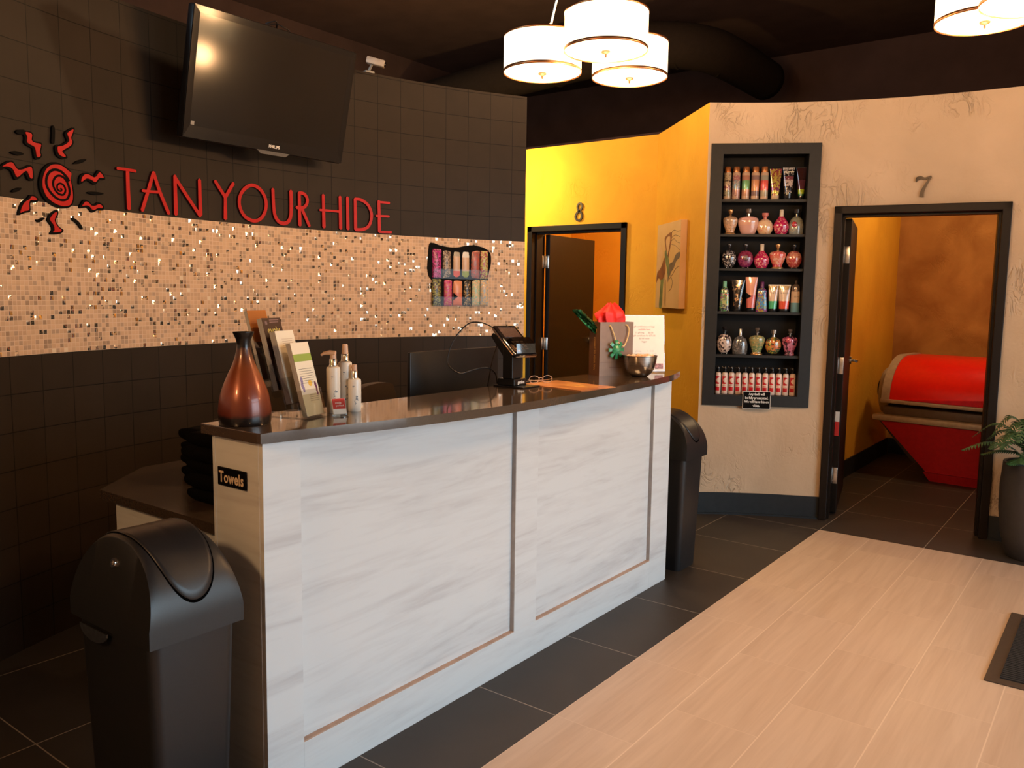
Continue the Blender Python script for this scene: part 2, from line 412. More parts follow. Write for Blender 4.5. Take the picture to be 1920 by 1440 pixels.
def setcam():
    f = 1557.; pitch = math.radians(6.144); roll = math.radians(.806); yaw = math.radians(36.92)
    F = Vector((-math.sin(yaw) * math.cos(pitch), math.cos(yaw) * math.cos(pitch), -math.sin(pitch)))
    R = Vector((math.cos(yaw), math.sin(yaw), 0)); U = R.cross(F)
    r2 = R * math.cos(roll) + U * math.sin(roll); u2 = -R * math.sin(roll) + U * math.cos(roll)
    cam = bpy.data.cameras.new('camera'); o = bpy.data.objects.new('camera', cam); link(o)
    cam.sensor_fit = 'HORIZONTAL'; cam.sensor_width = 36; cam.lens = f * 36 / 1920; cam.clip_start = .02
    m = Matrix.Identity(4)
    for i in range(3): m[i][0] = r2[i]; m[i][1] = u2[i]; m[i][2] = -F[i]
    m[0][3], m[1][3], m[2][3] = 0, 0, 1.5
    o.matrix_world = m; S.camera = o
setcam()

# ------------------------------------------------------------------ curved walls (plan)
LC = Vector((-.391, 2.738)); LR = 3.469          # tiled wall: centre and radius
TILE_U0 = -1.3277
def WL(s, z, off=0.):
    th = PI - s / LR
    return Vector((LC.x + (LR - off) * math.cos(th), LC.y + (LR - off) * math.sin(th), z))
def WLdir(s):
    th = PI - s / LR
    return Vector((math.sin(th), -math.cos(th), 0))   # reading direction (+s)
def WLn(s):
    th = PI - s / LR
    return Vector((-math.cos(th), -math.sin(th), 0))
RC = Vector((-.573, 3.025)); RR = 2.912          # right-hand plaster wall
def WR(a, off=0.):
    """a = plan angle in degrees measured at the centre"""
    t = math.radians(a)
    return Vector((RC.x + (RR - off) * math.cos(t), RC.y + (RR - off) * math.sin(t)))
def angR(x, y): return math.degrees(math.atan2(y - RC.y, x - RC.x))

LETTERS = {'T':[('h',[(-0.7482,2.0458),(-0.7038,2.0477),(-0.6474,2.0473)]),('v',[(-0.6924,2.0464),(-0.6926,1.9724),(-0.6911,1.8706)])],'A':[('d',[(-0.547,2.0551),(-0.5784,1.9713),(-0.6179,1.8703)]),('d',[(-0.547,2.0551),(-0.5158,1.971),(-0.4666,1.8693)]),('h',[(-0.6128,1.9624),(-0.5699,1.9624),(-0.516,1.966)])],'N':[('v',[(-0.425,2.0547),(-0.4253,1.8691)]),('d',[(-0.4281,2.0518),(-0.3543,1.9607),(-0.282,1.8738)]),('v',[(-0.2812,2.0533),(-0.2803,1.8792)])],'Y':[('d',[(-0.1876,2.0587),(-0.1273,1.9823)]),('d',[(-0.0758,2.0604),(-0.1273,1.9823)]),('v',[(-0.1273,1.9823),(-0.1296,1.8725)])],'O':[('o',[(0.0363,2.0623),(-0.013,2.0328),(-0.04,1.9853),(-0.0361,1.9336),(-0.0025,1.89),(0.053,1.8753),(0.0992,1.8981),(0.1249,1.9479),(0.1225,2.0012),(0.0883,2.048),(0.0363,2.0623)])],'U':[('v',[(0.1714,2.0566),(0.1744,1.9762),(0.1812,1.9197),(0.202,1.8866),(0.234,1.8753),(0.2667,1.8869),(0.2846,1.9219),(0.2882,1.9864),(0.2876,2.0579)])],'R':[('v',[(0.3418,2.0541),(0.3433,1.8723)]),('d',[(0.3418,2.0526),(0.3744,2.0496),(0.3941,2.0235),(0.3882,1.992),(0.3623,1.9712),(0.3223,1.9709)]),('d',[(0.3586,1.9647),(0.4066,1.872)])],'H':[('v',[(0.4997,2.056),(0.503,1.8731)]),('v',[(0.6124,2.0566),(0.6151,1.8723)]),('h',[(0.4764,1.9691),(0.6123,1.9702)])],'I':[('v',[(0.6626,2.0562),(0.6649,1.8722)])],'D':[('v',[(0.7146,2.0526),(0.7171,1.8737)]),('d',[(0.7146,2.051),(0.7562,2.0496),(0.8036,2.0223),(0.8274,1.9681),(0.8126,1.9076),(0.7742,1.8788),(0.7171,1.8721)])],'E':[('v',[(0.8776,2.0528),(0.8815,1.8686)]),('h',[(0.8776,2.0472),(0.9506,2.0469)]),('h',[(0.8569,1.9635),(0.9474,1.9656)]),('h',[(0.8815,1.8679),(0.9646,1.8715)])]}
SUN = {'disc':[(-1.0706,2.0263),(-1.1071,2.0107),(-1.1346,1.9819),(-1.1496,1.9417),(-1.1496,1.908),(-1.1387,1.8823),(-1.1181,1.8596),(-1.0776,1.841),(-1.0387,1.838),(-1.0044,1.8461),(-0.9849,1.8669),(-0.9775,1.9007),(-0.9825,1.9424),(-0.9922,1.974),(-0.9936,2.0018),(-1.0319,2.0218)],'red':[(-1.071,2.0171),(-1.0992,2.005),(-1.121,1.9816),(-1.1352,1.9458),(-1.1356,1.9142),(-1.1222,1.8842),(-1.0986,1.864),(-1.0632,1.8506),(-1.0269,1.8485),(-1.001,1.8582),(-0.9885,1.8807),(-0.9869,1.9114),(-0.9911,1.9414),(-0.9954,1.9665),(-0.99,1.9906),(-1.005,2.0002),(-1.0378,2.0163)],'spiral':[(-1.0527,1.9187),(-1.0443,1.9174),(-1.0475,1.9101),(-1.0587,1.9099),(-1.0666,1.9181),(-1.0644,1.9333),(-1.0487,1.9411),(-1.0323,1.9339),(-1.0248,1.9163),(-1.0327,1.8991),(-1.047,1.8939),(-1.0689,1.9018),(-1.0844,1.9228),(-1.0845,1.9457),(-1.071,1.9657),(-1.0512,1.973),(-1.0292,1.9667),(-1.012,1.9457),(-1.0038,1.9141),(-1.0137,1.8849),(-1.034,1.8734),(-1.0647,1.8746),(-1.0943,1.8919),(-1.115,1.9168),(-1.1195,1.9434),(-1.1092,1.9719),(-1.0891,1.9895),(-1.0667,1.9949),(-1.0419,1.9904),(-1.0177,1.9729),(-1.0044,1.956)],'rays':[([(-1.2197,2.127),(-1.1822,2.1306),(-1.1688,2.1199),(-1.1726,2.1013),(-1.1664,2.0957),(-1.131,2.0945),(-1.1298,2.0772),(-1.1361,2.0569),(-1.1306,2.042),(-1.1492,2.0245),(-1.1681,2.0283),(-1.1757,2.0632),(-1.1941,2.0698),(-1.2132,2.0801),(-1.2105,2.1022)],[(-1.2084,2.1237),(-1.1858,2.1246),(-1.1769,2.1174),(-1.1806,2.0991),(-1.1704,2.0899),(-1.1382,2.0887),(-1.1375,2.0777),(-1.144,2.0566),(-1.1393,2.0439),(-1.1493,2.0345),(-1.1586,2.0364),(-1.1661,2.0707),(-1.1871,2.0782),(-1.2026,2.0865),(-1.2001,2.1066)]),([(-0.9636,2.1882),(-0.9666,2.1612),(-0.9754,2.1407),(-0.9688,2.1249),(-0.9829,2.1014),(-1.0206,2.0767),(-1.0211,2.0759),(-1.003,2.0558),(-1.0274,2.0452),(-1.0557,2.0527),(-1.0649,2.0738),(-1.0615,2.0968),(-1.0347,2.1043),(-1.0101,2.1193),(-1.0042,2.1291),(-1.0131,2.151),(-1.0017,2.167)],[(-0.9706,2.1788),(-0.9742,2.1631),(-0.9838,2.1405),(-0.9775,2.1253),(-0.9883,2.1073),(-1.026,2.0826),(-1.0306,2.0749),(-1.0146,2.059),(-1.0246,2.0551),(-1.0466,2.0609),(-1.054,2.078),(-1.0518,2.0932),(-1.0307,2.099),(-1.0019,2.1165),(-0.9926,2.132),(-1.0014,2.1536),(-0.9938,2.1641)]),([(-1.338,1.9643),(-1.3101,1.9888),(-1.2762,2.0009),(-1.2545,1.9778),(-1.2459,1.9755),(-1.2256,1.9812),(-1.1936,1.9962),(-1.1771,1.9844),(-1.1761,1.9395),(-1.2034,1.9359),(-1.2161,1.9583),(-1.2235,1.9558),(-1.2635,1.9268),(-1.2836,1.9586),(-1.3025,1.9657)],[(-1.3243,1.9708),(-1.3054,1.9843),(-1.2789,1.9937),(-1.2593,1.9728),(-1.2463,1.9693),(-1.2222,1.976),(-1.1948,1.9888),(-1.1846,1.9814),(-1.1838,1.9472),(-1.196,1.9455),(-1.2093,1.9691),(-1.2255,1.9635),(-1.2586,1.9393),(-1.2753,1.9662),(-1.2982,1.9747)]),([(-0.9482,1.9495),(-0.9453,1.9824),(-0.9249,2.0012),(-0.8982,2.0049),(-0.8742,1.9969),(-0.8663,2.0005),(-0.8463,2.0251),(-0.8223,2.0122),(-0.8119,1.9872),(-0.8422,1.9819),(-0.8661,1.9587),(-0.8944,1.9685),(-0.9121,1.9699)],[(-0.9387,1.9621),(-0.9349,1.9816),(-0.9198,1.9955),(-0.8995,1.9982),(-0.8738,1.9897),(-0.8589,1.9965),(-0.8433,2.0155),(-0.829,2.0077),(-0.8223,1.994),(-0.8445,1.9911),(-0.866,1.9702),(-0.8889,1.9781),(-0.9119,1.9799)]),([(-1.2617,1.7898),(-1.2478,1.83),(-1.2315,1.8493),(-1.2122,1.8603),(-1.1991,1.8758),(-1.1808,1.8779),(-1.1596,1.8671),(-1.1643,1.8509),(-1.1878,1.8467),(-1.1964,1.8458),(-1.2,1.8372),(-1.2016,1.8089),(-1.2309,1.8005)],[(-1.2509,1.8002),(-1.2387,1.8289),(-1.2244,1.8459),(-1.205,1.8569),(-1.1935,1.8704),(-1.1827,1.8716),(-1.1683,1.8643),(-1.1699,1.8585),(-1.1863,1.8556),(-1.2012,1.854),(-1.2074,1.8389),(-1.2088,1.8154),(-1.2319,1.8087)]),([(-1.0696,1.8293),(-1.0622,1.8134),(-1.0764,1.7863),(-1.0728,1.7741),(-1.0598,1.7586),(-1.0394,1.7462),(-1.0585,1.7297),(-1.1081,1.7252),(-1.0981,1.7427),(-1.1005,1.7586),(-1.1178,1.7784),(-1.1172,1.79),(-1.098,1.8135)],[(-1.0732,1.8196),(-1.0707,1.814),(-1.0847,1.7874),(-1.08,1.7716),(-1.0655,1.7543),(-1.0519,1.746),(-1.0607,1.7384),(-1.0945,1.7335),(-1.087,1.7433),(-1.0901,1.7639),(-1.1071,1.7831),(-1.1067,1.79),(-1.0904,1.8099)]),([(-0.9546,1.8477),(-0.9406,1.8727),(-0.9247,1.8869),(-0.901,1.8823),(-0.8883,1.8715),(-0.874,1.873),(-0.8497,1.884),(-0.8248,1.8712),(-0.8294,1.8499),(-0.8567,1.8489),(-0.8876,1.8348),(-0.9077,1.8501),(-0.9206,1.8533)],[(-0.941,1.8573),(-0.9317,1.8701),(-0.9211,1.8796),(-0.9054,1.8765),(-0.8914,1.8647),(-0.8708,1.8668),(-0.8498,1.8762),(-0.834,1.8681),(-0.8359,1.8593),(-0.8565,1.8585),(-0.8835,1.8461),(-0.9004,1.859),(-0.9176,1.8632)])],'dash':[[(-1.2805,2.0321),(-1.2631,2.0404),(-1.2369,2.0414),(-1.2187,2.0357),(-1.2377,2.0272),(-1.2639,2.0273)],[(-1.2508,2.1158),(-1.2424,2.126),(-1.2131,2.1326),(-1.2111,2.1221),(-1.2169,2.1123),(-1.2407,2.1101)],[(-1.0757,2.1628),(-1.0695,2.1763),(-1.0617,2.1676),(-1.0616,2.1427),(-1.0663,2.1055),(-1.0734,2.1021),(-1.0815,2.1052),(-1.0769,2.1399)],[(-0.9722,2.0341),(-0.9544,2.0484),(-0.9253,2.0599),(-0.9065,2.0628),(-0.9201,2.05),(-0.9464,2.0379)],[(-1.2819,1.8777),(-1.2801,1.8855),(-1.2558,1.8971),(-1.2398,1.9002),(-1.2416,1.8923),(-1.2647,1.8797)],[(-0.9091,1.9193),(-0.8914,1.9261),(-0.8503,1.9285),(-0.821,1.9246),(-0.845,1.917),(-0.8861,1.9147)],[(-1.1744,1.7795),(-1.1635,1.7804),(-1.1411,1.7903),(-1.1316,1.7878),(-1.153,1.7723),(-1.1668,1.7689)],[(-0.9956,1.7952),(-0.9866,1.8042),(-0.9588,1.7889),(-0.9425,1.7687),(-0.9415,1.758),(-0.9516,1.7596),(-0.9707,1.7807)],[(-1.3455,1.9581),(-1.3373,1.9668),(-1.3217,1.9701),(-1.3143,1.9659),(-1.3382,1.9518)]]}
LP = dict(pend=14.5, pendup=16, off=17, hall=60, track=45, r7=42, r8=60, sky=7.5, exp=0.27)
# ------------------------------------------------------------------ material set
mTILE = M_tilewall(); mMOS = M_mosaic(); mFD = M_floor_dark(); mFL = M_floor_light()
mPLB = M_plaster('beige_plaster', (.60, .445, .30), (.50, .37, .245), bump=1.0)
mPLY = M_plaster('gold_plaster', (.82, .42, .032), (.72, .345, .024), bump=.5)
mPLC = M_plaster('copper_plaster', (.50, .24, .065), (.30, .12, .025), bump=.5, big=3.0)
mBLK = M('black_paint', (.008, .007, .006), .42, spec=.25, vary=.1)
mCEIL = M('ceiling_black', (.065, .037, .030), .95, spec=.1, scale=4)
mDOOR = M('espresso_door', (.009, .0055, .0038), .45, spec=.2, scale=8, stretch=(6, 6, .5))
mBASE = M('vinyl_base', (.014, .0165, .019), .5, spec=.3)
mLAM = M_laminate('pale_wood_laminate', 'Y'); mLAM2 = M_laminate('pale_wood_laminate_recess', 'Y', seedv=3.7); mLAMX = M_laminate('pale_wood_laminate_end', 'X', seedv=1.3)
mLAMEDGE = M('laminate_edge_band', (.36, .33, .31), .5)
mSLAB = M('brown_quartz', (.070, .048, .034), .10, spec=.7, scale=140, vary=.04, coat=.4)
mSLABL = M('brown_quartz_low', (.060, .042, .030), .20, scale=140, vary=.12)
mSTEEL = M('satin_steel', (.62, .60, .57), .28, metal=1, scale=60)
mCHROME = M('chrome', (.85, .84, .82), .08, metal=1)
mPLAS = M('black_plastic', (.008, .0083, .009), .34, spec=.35, scale=200, vary=.1)
mGLOSS = M('gloss_black', (.006, .006, .007), .07, coat=.6)
mBIN = M('bin_plastic', (.013, .0135, .0148), .38, spec=.5, scale=300, vary=.05, bump=.03, bscale=500)
mRED = M('sign_red', (.50, .010, .010), .38, spec=.3, vary=.04)
mSIGNK = M('sign_black', (.0035, .003, .0028), .6, spec=.06)
mWHITE = M('white_print', (.85, .83, .78), .5)
mCREAM = M('cream_print', (.80, .70, .50), .5)
mSCREEN = M('tv_glass', (.003, .0032, .004), .13, spec=.6)
mBEZEL = M('tv_bezel', (.006, .0065, .008), .14, spec=.5)
mBULB = M('lamp_diffuser', (.9, .85, .75), .6, emis=(1, .84, .58), estr=2.4)
mSHADE = M('lamp_shade_fabric', (.9, .84, .72), .8, emis=(1, .78, .46), estr=1.7)
mCOPPER = M('copper_band', (.55, .24, .10), .35, metal=1)
mCLEAR = M_clear('clear_acrylic', (.97, .98, .98)); mCLEARP = M_clear('clear_pocket', (.97, .98, .98), refl=.015, rough=.15)
mPAPER = M('paper_white', (.82, .80, .74), .6)
mFERN = M('fern_leaf', (.045, .13, .045), .45, col2=(.02, .07, .03), scale=20)
mPOT = M('graphite_planter', (.035, .034, .036), .5, bump=.05, bscale=120)
mTOWEL = M('black_terry', (.006, .0055, .005), 1.0, spec=.05, scale=200, bump=.6, bscale=380)
mGOLD = M('gold_metal', (.80, .50, .20), .25, metal=1)
mBEDRED = M('bed_red_shell', (.78, .010, .004), .34, coat=.1, spec=.3, vary=.02)
mBEDRED2 = M('bed_red_panel', (.45, .010, .014), .45, vary=.05)
mBEDGREY = M('bed_taupe_trim', (.42, .34, .25), .4)
mGREYP = M('soft_grey', (.30, .29, .27), .5)

# ------------------------------------------------------------------ room shell
def wall_strip(bm, pts, nrm, z0, z1, th, mi=0, uvl=None, s0=None, s1=None):
    """solid curved strip: pts front line, nrm[i] unit vector away from the room"""
    n = len(pts)
    F = [[bm.verts.new((p[0], p[1], z)) for z in (z0, z1)] for p in pts]
    B = [[bm.verts.new((p[0] + q[0] * th, p[1] + q[1] * th, z)) for z in (z0, z1)] for p, q in zip(pts, nrm)]
    for i in range(n - 1):
        for a in ((F[i][0], F[i + 1][0], F[i + 1][1], F[i][1]), (B[i + 1][0], B[i][0], B[i][1], B[i + 1][1]), (F[i][1], F[i + 1][1], B[i + 1][1], B[i][1]), (F[i + 1][0], F[i][0], B[i][0], B[i + 1][0])):
            f = bm.faces.new(a); f.material_index = mi
            if uvl is not None:
                for l in f.loops:
                    k = i if l.vert in (F[i][0], F[i][1], B[i][0], B[i][1]) else i + 1
                    l[uvl].uv = (s0 + (s1 - s0) * k / (n - 1), l.vert.co.z)
    for e in (0, n - 1):
        f = bm.faces.new((F[e][0], F[e][1], B[e][1], B[e][0])); f.material_index = mi
        if uvl is not None:
            for l in f.loops: l[uvl].uv = ((s0, s1)[e > 0] + (.12 if l.vert in B[e] else 0), l.vert.co.z)

WALLTOP = 2.80
bm = bmesh.new(); uvl = bm.loops.layers.uv.new('UVMap')
SA, SB = -3.5, 1.925
ss = [SA + (SB - SA) * i / 96 for i in range(97)]
P = [WL(s, 0) for s in ss]; Q = [-WLn(s) for s in ss]
for z0, z1, mi, off in ((0, 1.225, 0, 0), (1.225, 1.855, 1, .002), (1.855, WALLTOP, 0, 0)):
    pp = [WL(s, 0, off) for s in ss]
    wall_strip(bm, pp, Q, z0, z1, .14 + off, mi, uvl, SA, SB)
wl = struct(finish(bm, 'wall_left', [mTILE, mMOS]))

# right plaster wall with the niche and the doorway of room 7
aC = angR(-2.385, 5.315); aN0 = angR(-2.371, 5.336) - 1.2; aN1 = angR(-1.758, 5.69) + 1.2
aD0 = angR(-1.64, 5.742) - .4; aD1 = angR(-.67, 5.945) + .4; aE = 62.
def strip_right(bm, a0, a1, z0, z1, th=.15):
    n = max(2, int(abs(a1 - a0) / 1.5) + 2)
    aa = [a0 + (a1 - a0) * i / (n - 1) for i in range(n)]
    pts = [WR(a) for a in aa]; nr = [Vector((math.cos(math.radians(a)), math.sin(math.radians(a)))) for a in aa]
    wall_strip(bm, pts, nr, z0, z1, th)
bm = bmesh.new()
RT = 2.785
strip_right(bm, aC, aN0, 0, RT)
strip_right(bm, aN0, aN1, 0, .80); strip_right(bm, aN0, aN1, 2.48, RT)
strip_right(bm, aN1, aD0, 0, RT)
strip_right(bm, aD0, aD1, 2.08, RT)
strip_right(bm, aD1, aE, 0, RT)
e0 = WR(aE)
struct(finish(bm, 'wall_right', mPLB))
# baseboards (vinyl cove) on the plaster walls
def base_strip(name, aa0, aa1):
    bm = bmesh.new(); n = max(2, int(abs(aa1 - aa0) / 1.5) + 2)
    aa = [aa0 + (aa1 - aa0) * i / (n - 1) for i in range(n)]
    pts = [WR(a, .011) for a in aa]; nr = [Vector((math.cos(math.radians(a)), math.sin(math.radians(a)))) for a in aa]
    wall_strip(bm, pts, nr, 0, .152, .0105)
    pts = [WR(a, .022) for a in aa]; wall_strip(bm, pts, nr, 0, .012, .0108)
    return struct(finish(bm, name, mBASE))
base_strip('baseboard_right', aC, aD0 + .2); base_strip('baseboard_right', aD1 - .2, aE)

def slab_wall(name, x0, y0, x1, y1, z0, z1, th, mat, side=1):
    """straight wall, thickness laid to the left (side=1) or right of p0->p1"""
    bm = bmesh.new(); d = Vector((x1 - x0, y1 - y0)).normalized(); n = Vector((-d.y, d.x)) * side
    wall_strip(bm, [Vector((x0, y0)), Vector((x1, y1))], [n, n], z0, z1, th)
    return struct(finish(bm, name, mat))
C8 = Vector((-3.165, 6.11))            # inner corner beside door 8
CR = WR(aC)
slab_wall('wall_return', C8.x, C8.y, CR.x, CR.y, 0, RT, .03, mPLY, 1)
Y8 = 6.11
# wall of room 8 with its doorway
DX0, DX1 = -4.43, -3.425
bm = bmesh.new()
for x0, x1, z0, z1 in ((-6.3, DX0 + .03, 0, RT), (DX0 + .03, DX1 - .03, 2.08, RT), (DX1 - .03, C8.x, 0, RT)):
    box(bm, x0, x1, Y8, Y8 + .15, z0, z1)
struct(finish(bm, 'wall_back', mPLY))
bm = bmesh.new(); box(bm, -6.3, DX0, Y8 - .011, Y8, 0, .152); box(bm, DX1, C8.x, Y8 - .011, Y8, 0, .152)
struct(finish(bm, 'baseboard_back', mBASE))
bm = bmesh.new(); d = (CR - C8).normalized(); n = Vector((-d.y, d.x))
wall_strip(bm, [C8 - n * .011 + d * .012, CR - n * .011], [n, n], 0, .152, .011)
struct(finish(bm, 'baseboard_return', mBASE))
# room 8 interior
slab_wall('wall_room_eight_back', -5.2, 8.0, -2.95, 8.0, 0, RT, .12, mPLY, 1)
slab_wall('wall_room_eight_side', -5.2, 6.26, -5.2, 8.0, 0, RT, .12, mPLY, 1)
slab_wall('wall_room_eight_side', -2.98, 6.26, -2.98, 8.0, 0, RT, .12, mPLY, -1)
# room 7 interior
slab_wall('wall_room_seven_side', -1.9, 5.84, -1.9, 8.72, 0, RT, .12, mPLY, 1)
slab_wall('wall_room_seven_back', -2.0, 8.70, 1.6, 8.70, 0, RT, .12, mPLC, 1)
slab_wall('wall_room_seven_side', 1.45, 5.9, 1.45, 8.72, 0, RT, .12, mPLY, -1)
slab_wall('baseboard_room_seven', -1.888, 5.86, -1.888, 8.69, 0, .15, .0115, mBASE, 1)
slab_wall('baseboard_room_seven', -1.885, 8.689, 1.44, 8.689, 0, .15, .0105, mBASE, 1)
bm = bmesh.new(); box(bm, -2.02, 1.57, 6.35, 8.82, RT, RT + .05); box(bm, -5.32, -2.86, 6.26, 8.12, RT, RT + .05)
struct(finish(bm, 'ceiling_rooms', mCEIL))
# plant side of the shop and its outer envelope
slab_wall('wall_right_far', e0.x, e0.y, 3.9, e0.y - .9, 0, RT, .15, mPLB, 1)
slab_wall('wall_front', WL(SA, 0).x, WL(SA, 0).y, WL(SA, 0).x + .25, -2.6, 0, 4.2, .15, mPLB, -1)
slab_wall('wall_front_far', WL(SA, 0).x + .2, -2.6, 3.95, -2.6, 0, 4.2, .15, mPLB, -1)
ZC = 4.2
bm = bmesh.new(); box(bm, -7.1, 4.1, -2.8, 9.6, ZC, ZC + .1); struct(finish(bm, 'ceiling', mCEIL))
bm = bmesh.new(); box(bm, -7.1, 4.1, -2.8, 9.6, -.1, 0); struct(finish(bm, 'floor', mFD))
bm = bmesh.new(); box(bm, -1.5645, 3.9, -2.6, 5.445, 0, .0015); struct(finish(bm, 'floor_inlay', mFL))
for nm, a in (('wall_outer_rear', (-7.1, 9.5, 4.1, 9.5)), ('wall_outer_left', (-7.0, -2.8, -7.0, 9.6)), ):
    slab_wall(nm, *a, 0, ZC, .12, mCEIL, 1)
# storefront on the daylight side, off to the right of the view
bm = bmesh.new(); X = 3.9
box(bm, X, X + .12, -2.8, 1.0, 0, ZC)
for y in (1.0, 1.9, 3.4, 4.9): box(bm, X, X + .12, y - .05, y + .05, 0, 3.0)
box(bm, X, X + .12, -2.8, 5.0, 0, .12); box(bm, X, X + .12, -2.8, 5.0, 2.25, 2.34); box(bm, X, X + .12, -2.8, 5.0, 2.95, ZC); box(bm, X, X + .12, 4.95, 9.6, 0, ZC)
struct(finish(bm, 'window_1', M('storefront_frame', (.05, .05, .05), .4)))

# ------------------------------------------------------------------ doors
def door_frame(bm, W, H=2.105, face=.05, dep=.19, front=.02):
    """local: x across 0..W, y into the room wall (+), front face at y=-front"""
    for x0, x1, z0, z1 in ((0, face, 0, H), (W - face, W, 0, H), (0, W, H - face, H)):
        box(bm, x0, x1, -front, dep, z0, z1, .004)
    for x0, x1, z0, z1 in ((face - .002, face + .014, 0, H - face), (W - face - .014, W - face + .002, 0, H - face), (face, W - face, H - face - .014, H - face)):
        box(bm, x0, x1, .045, .135, z0, z1)     # stop moulding

def door_unit(name, origin, xdir, W, leafW, ang, label_leaf, hz):
    rz = math.atan2(xdir[1], xdir[0])
    bm = bmesh.new(); door_frame(bm, W)
    fr = finish(bm, name, mDOOR, loc=(origin[0], origin[1], 0), rot=(0, 0, rz)); struct(fr)
    # leaf swung away from the viewer about the left jamb's inner edge
    lf = bpy.data.objects.new('door_leaf_pivot', None)
    bm = bmesh.new(); box(bm, 0.006, leafW, -.045, 0, .012, 2.045, .002)
    leaf = finish(bm, 'leaf', mDOOR, fr, loc=(.055, .19, 0), rot=(0, 0, ang))
    for z in hz:
        bm = bmesh.new(); box(bm, -.004, .003, -.042, -.002, z - .057, z + .057, .0015)
        cyl(bm, (-.002, .006, z - .057), (-.002, .006, z + .057), .007, 10)
        box(bm, -.052, -.004, .000, .004, z - .057, z + .057, .001)
        for k in (-.035, 0, .035): cyl(bm, (-.006, -.022 + (.008 if k else -.008), z + k), (-.0035, -.022 + (.008 if k else -.008), z + k), .003, 8)
        finish(bm, 'hinge', mSTEEL, leaf, 'auto', label='steel butt hinge')
    return fr, leaf

def lever(leaf, x, z, side):
    bm = bmesh.new(); y = 0.0 if side > 0 else -.045
    cyl(bm, (x, y, z), (x, y + side * .012, z), .033, 24); cyl(bm, (x, y, z), (x, y + side * .055, z), .011, 12)
    tube(bm, [(x, y + side * .052, z), (x - .05, y + side * .055, z), (x - .115, y + side * .05, z)], .010, 12)
    finish(bm, 'lever_handle', mCHROME, leaf, 'auto', label='chrome lever handle')

d8, leaf8 = door_unit('door_1', (DX0, Y8), (1, 0), DX1 - DX0, .885, math.radians(94), '', (1.80, 1.055, .28))
lever(leaf8, .83, 1.05, -1)
j0 = Vector((-1.655, 5.715)); j1 = Vector((-.668, 5.930)); W7 = (j1 - j0).length
d7, leaf7 = door_unit('door_2', j0, (j1 - j0).normalized(), W7, .885, math.radians(90), '', (1.80, 1.045, .275))
lever(leaf7, .83, 1.03, -1)
bm = bmesh.new(); box(bm, .004, .0075, -.036, -.008, .555, .725, .001)
t = finish(bm, 'occupancy_strip', M_bands('occupancy', [(0, (.6, .02, .02)), (.90, (.75, .68, .6))], .725, pat=None), leaf7, label='red and clear sliding tag')
# ------------------------------------------------------------------ reception desk
XP = -1.92; YA, YB = 1.405, 3.94; ZT = 1.08
desk = thing('reception_desk', 'tall white wood-grain reception desk with recessed front panels', 'reception desk', (XP, YA, 0))
def dk(bm, name, mat, **k): return finish(bm, name, mat, desk, loc=None, **k)
def dbox(name, mat, x0, x1, y0, y1, z0, z1, bev=.0008, label=None):
    bm = bmesh.new(); box(bm, x0 - XP, x1 - XP, y0 - YA, y1 - YA, z0, z1, bev); return finish(bm, name, mat, desk, label=label)
SY0, SM0, SM1, SR0 = 1.535, 2.592, 2.742, 3.755
dbox('end_panel', mLAMX, -2.153, -1.940, YA, YA + .02, 0, ZT)
dbox('end_panel', mLAMX, -2.153, -1.940, YB - .02, YB, 0, ZT)
for x0, x1 in ((-2.158, -2.146), (-1.945, -1.938)): dbox('edge_band', mLAMX, x0, x1, YA - .002, YA, 0, ZT - .001)
dbox('stile', mLAM, -1.938, XP, YA - .001, SY0, 0, ZT)
dbox('stile', mLAM, -1.938, XP, SM0, SM1, .145, ZT)
dbox('stile', mLAM, -1.938, XP, SR0, YB + .001, 0, ZT)
dbox('bottom_rail', mLAM, -1.938, XP, SY0, SR0, 0, .145)
dbox('front_panel', mLAM2, -1.950, -1.9385, SY0, SM0, .146, ZT)
dbox('front_panel', mLAM2, -1.950, -1.9385, SM1, SR0, .146, ZT)
dbox('back_panel', mLAM2, -2.153, -2.141, YA + .02, YB - .02, 0, ZT)
# reveal strips round the recesses: bare edge at the sides, painted light along the bottom
for y0, y1 in ((SM0 - .0035, SM0), (SR0 - .0035, SR0)): dbox('reveal', mLAMEDGE, -1.9384, -1.9205, y0, y1, .150, ZT, 0)
mREV = M('reveal_bottom_lit', (.50, .33, .24), .5)
for y0, y1 in ((SY0, SM0), (SM1, SR0)): dbox('reveal', mREV, -1.9384, -1.9205, y0, y1, .145, .150, 0, label='bottom reveal coloured peach for the light on it')

# bowed worktop
front = [(-1.905, 1.388), (-1.866, 1.60), (-1.823, 1.82), (-1.787, 2.06), (-1.764, 2.343), (-1.766, 2.65), (-1.781, 2.97), (-1.800, 3.30), (-1.818, 3.55), (-1.852, 3.80), (-1.893, 3.95), (-1.925, 4.045)]
fr_ = [(p.x, p.y) for p in spline([(x, y, 0) for x, y in front], 5)]
plan = [(-2.188, 1.386), (-1.918, 1.384)] + fr_[0:] + [(-1.94, 4.062), (-1.975, 4.064), (-2.188, 4.064)]
bm = bmesh.new(); fs = prism(bm, plan, ZT, 1.11)
es = [e for e in bm.edges if abs(e.verts[0].co.z - e.verts[1].co.z) < 1e-6]
bmesh.ops.bevel(bm, geom=es, offset=.002, segments=2, affect='EDGES', profile=.5)
ct = finish(bm, 'countertop', mSLAB)
tag(ct, 'long bowed polished brown stone countertop on the reception desk', 'countertop')
TT = 1.1101

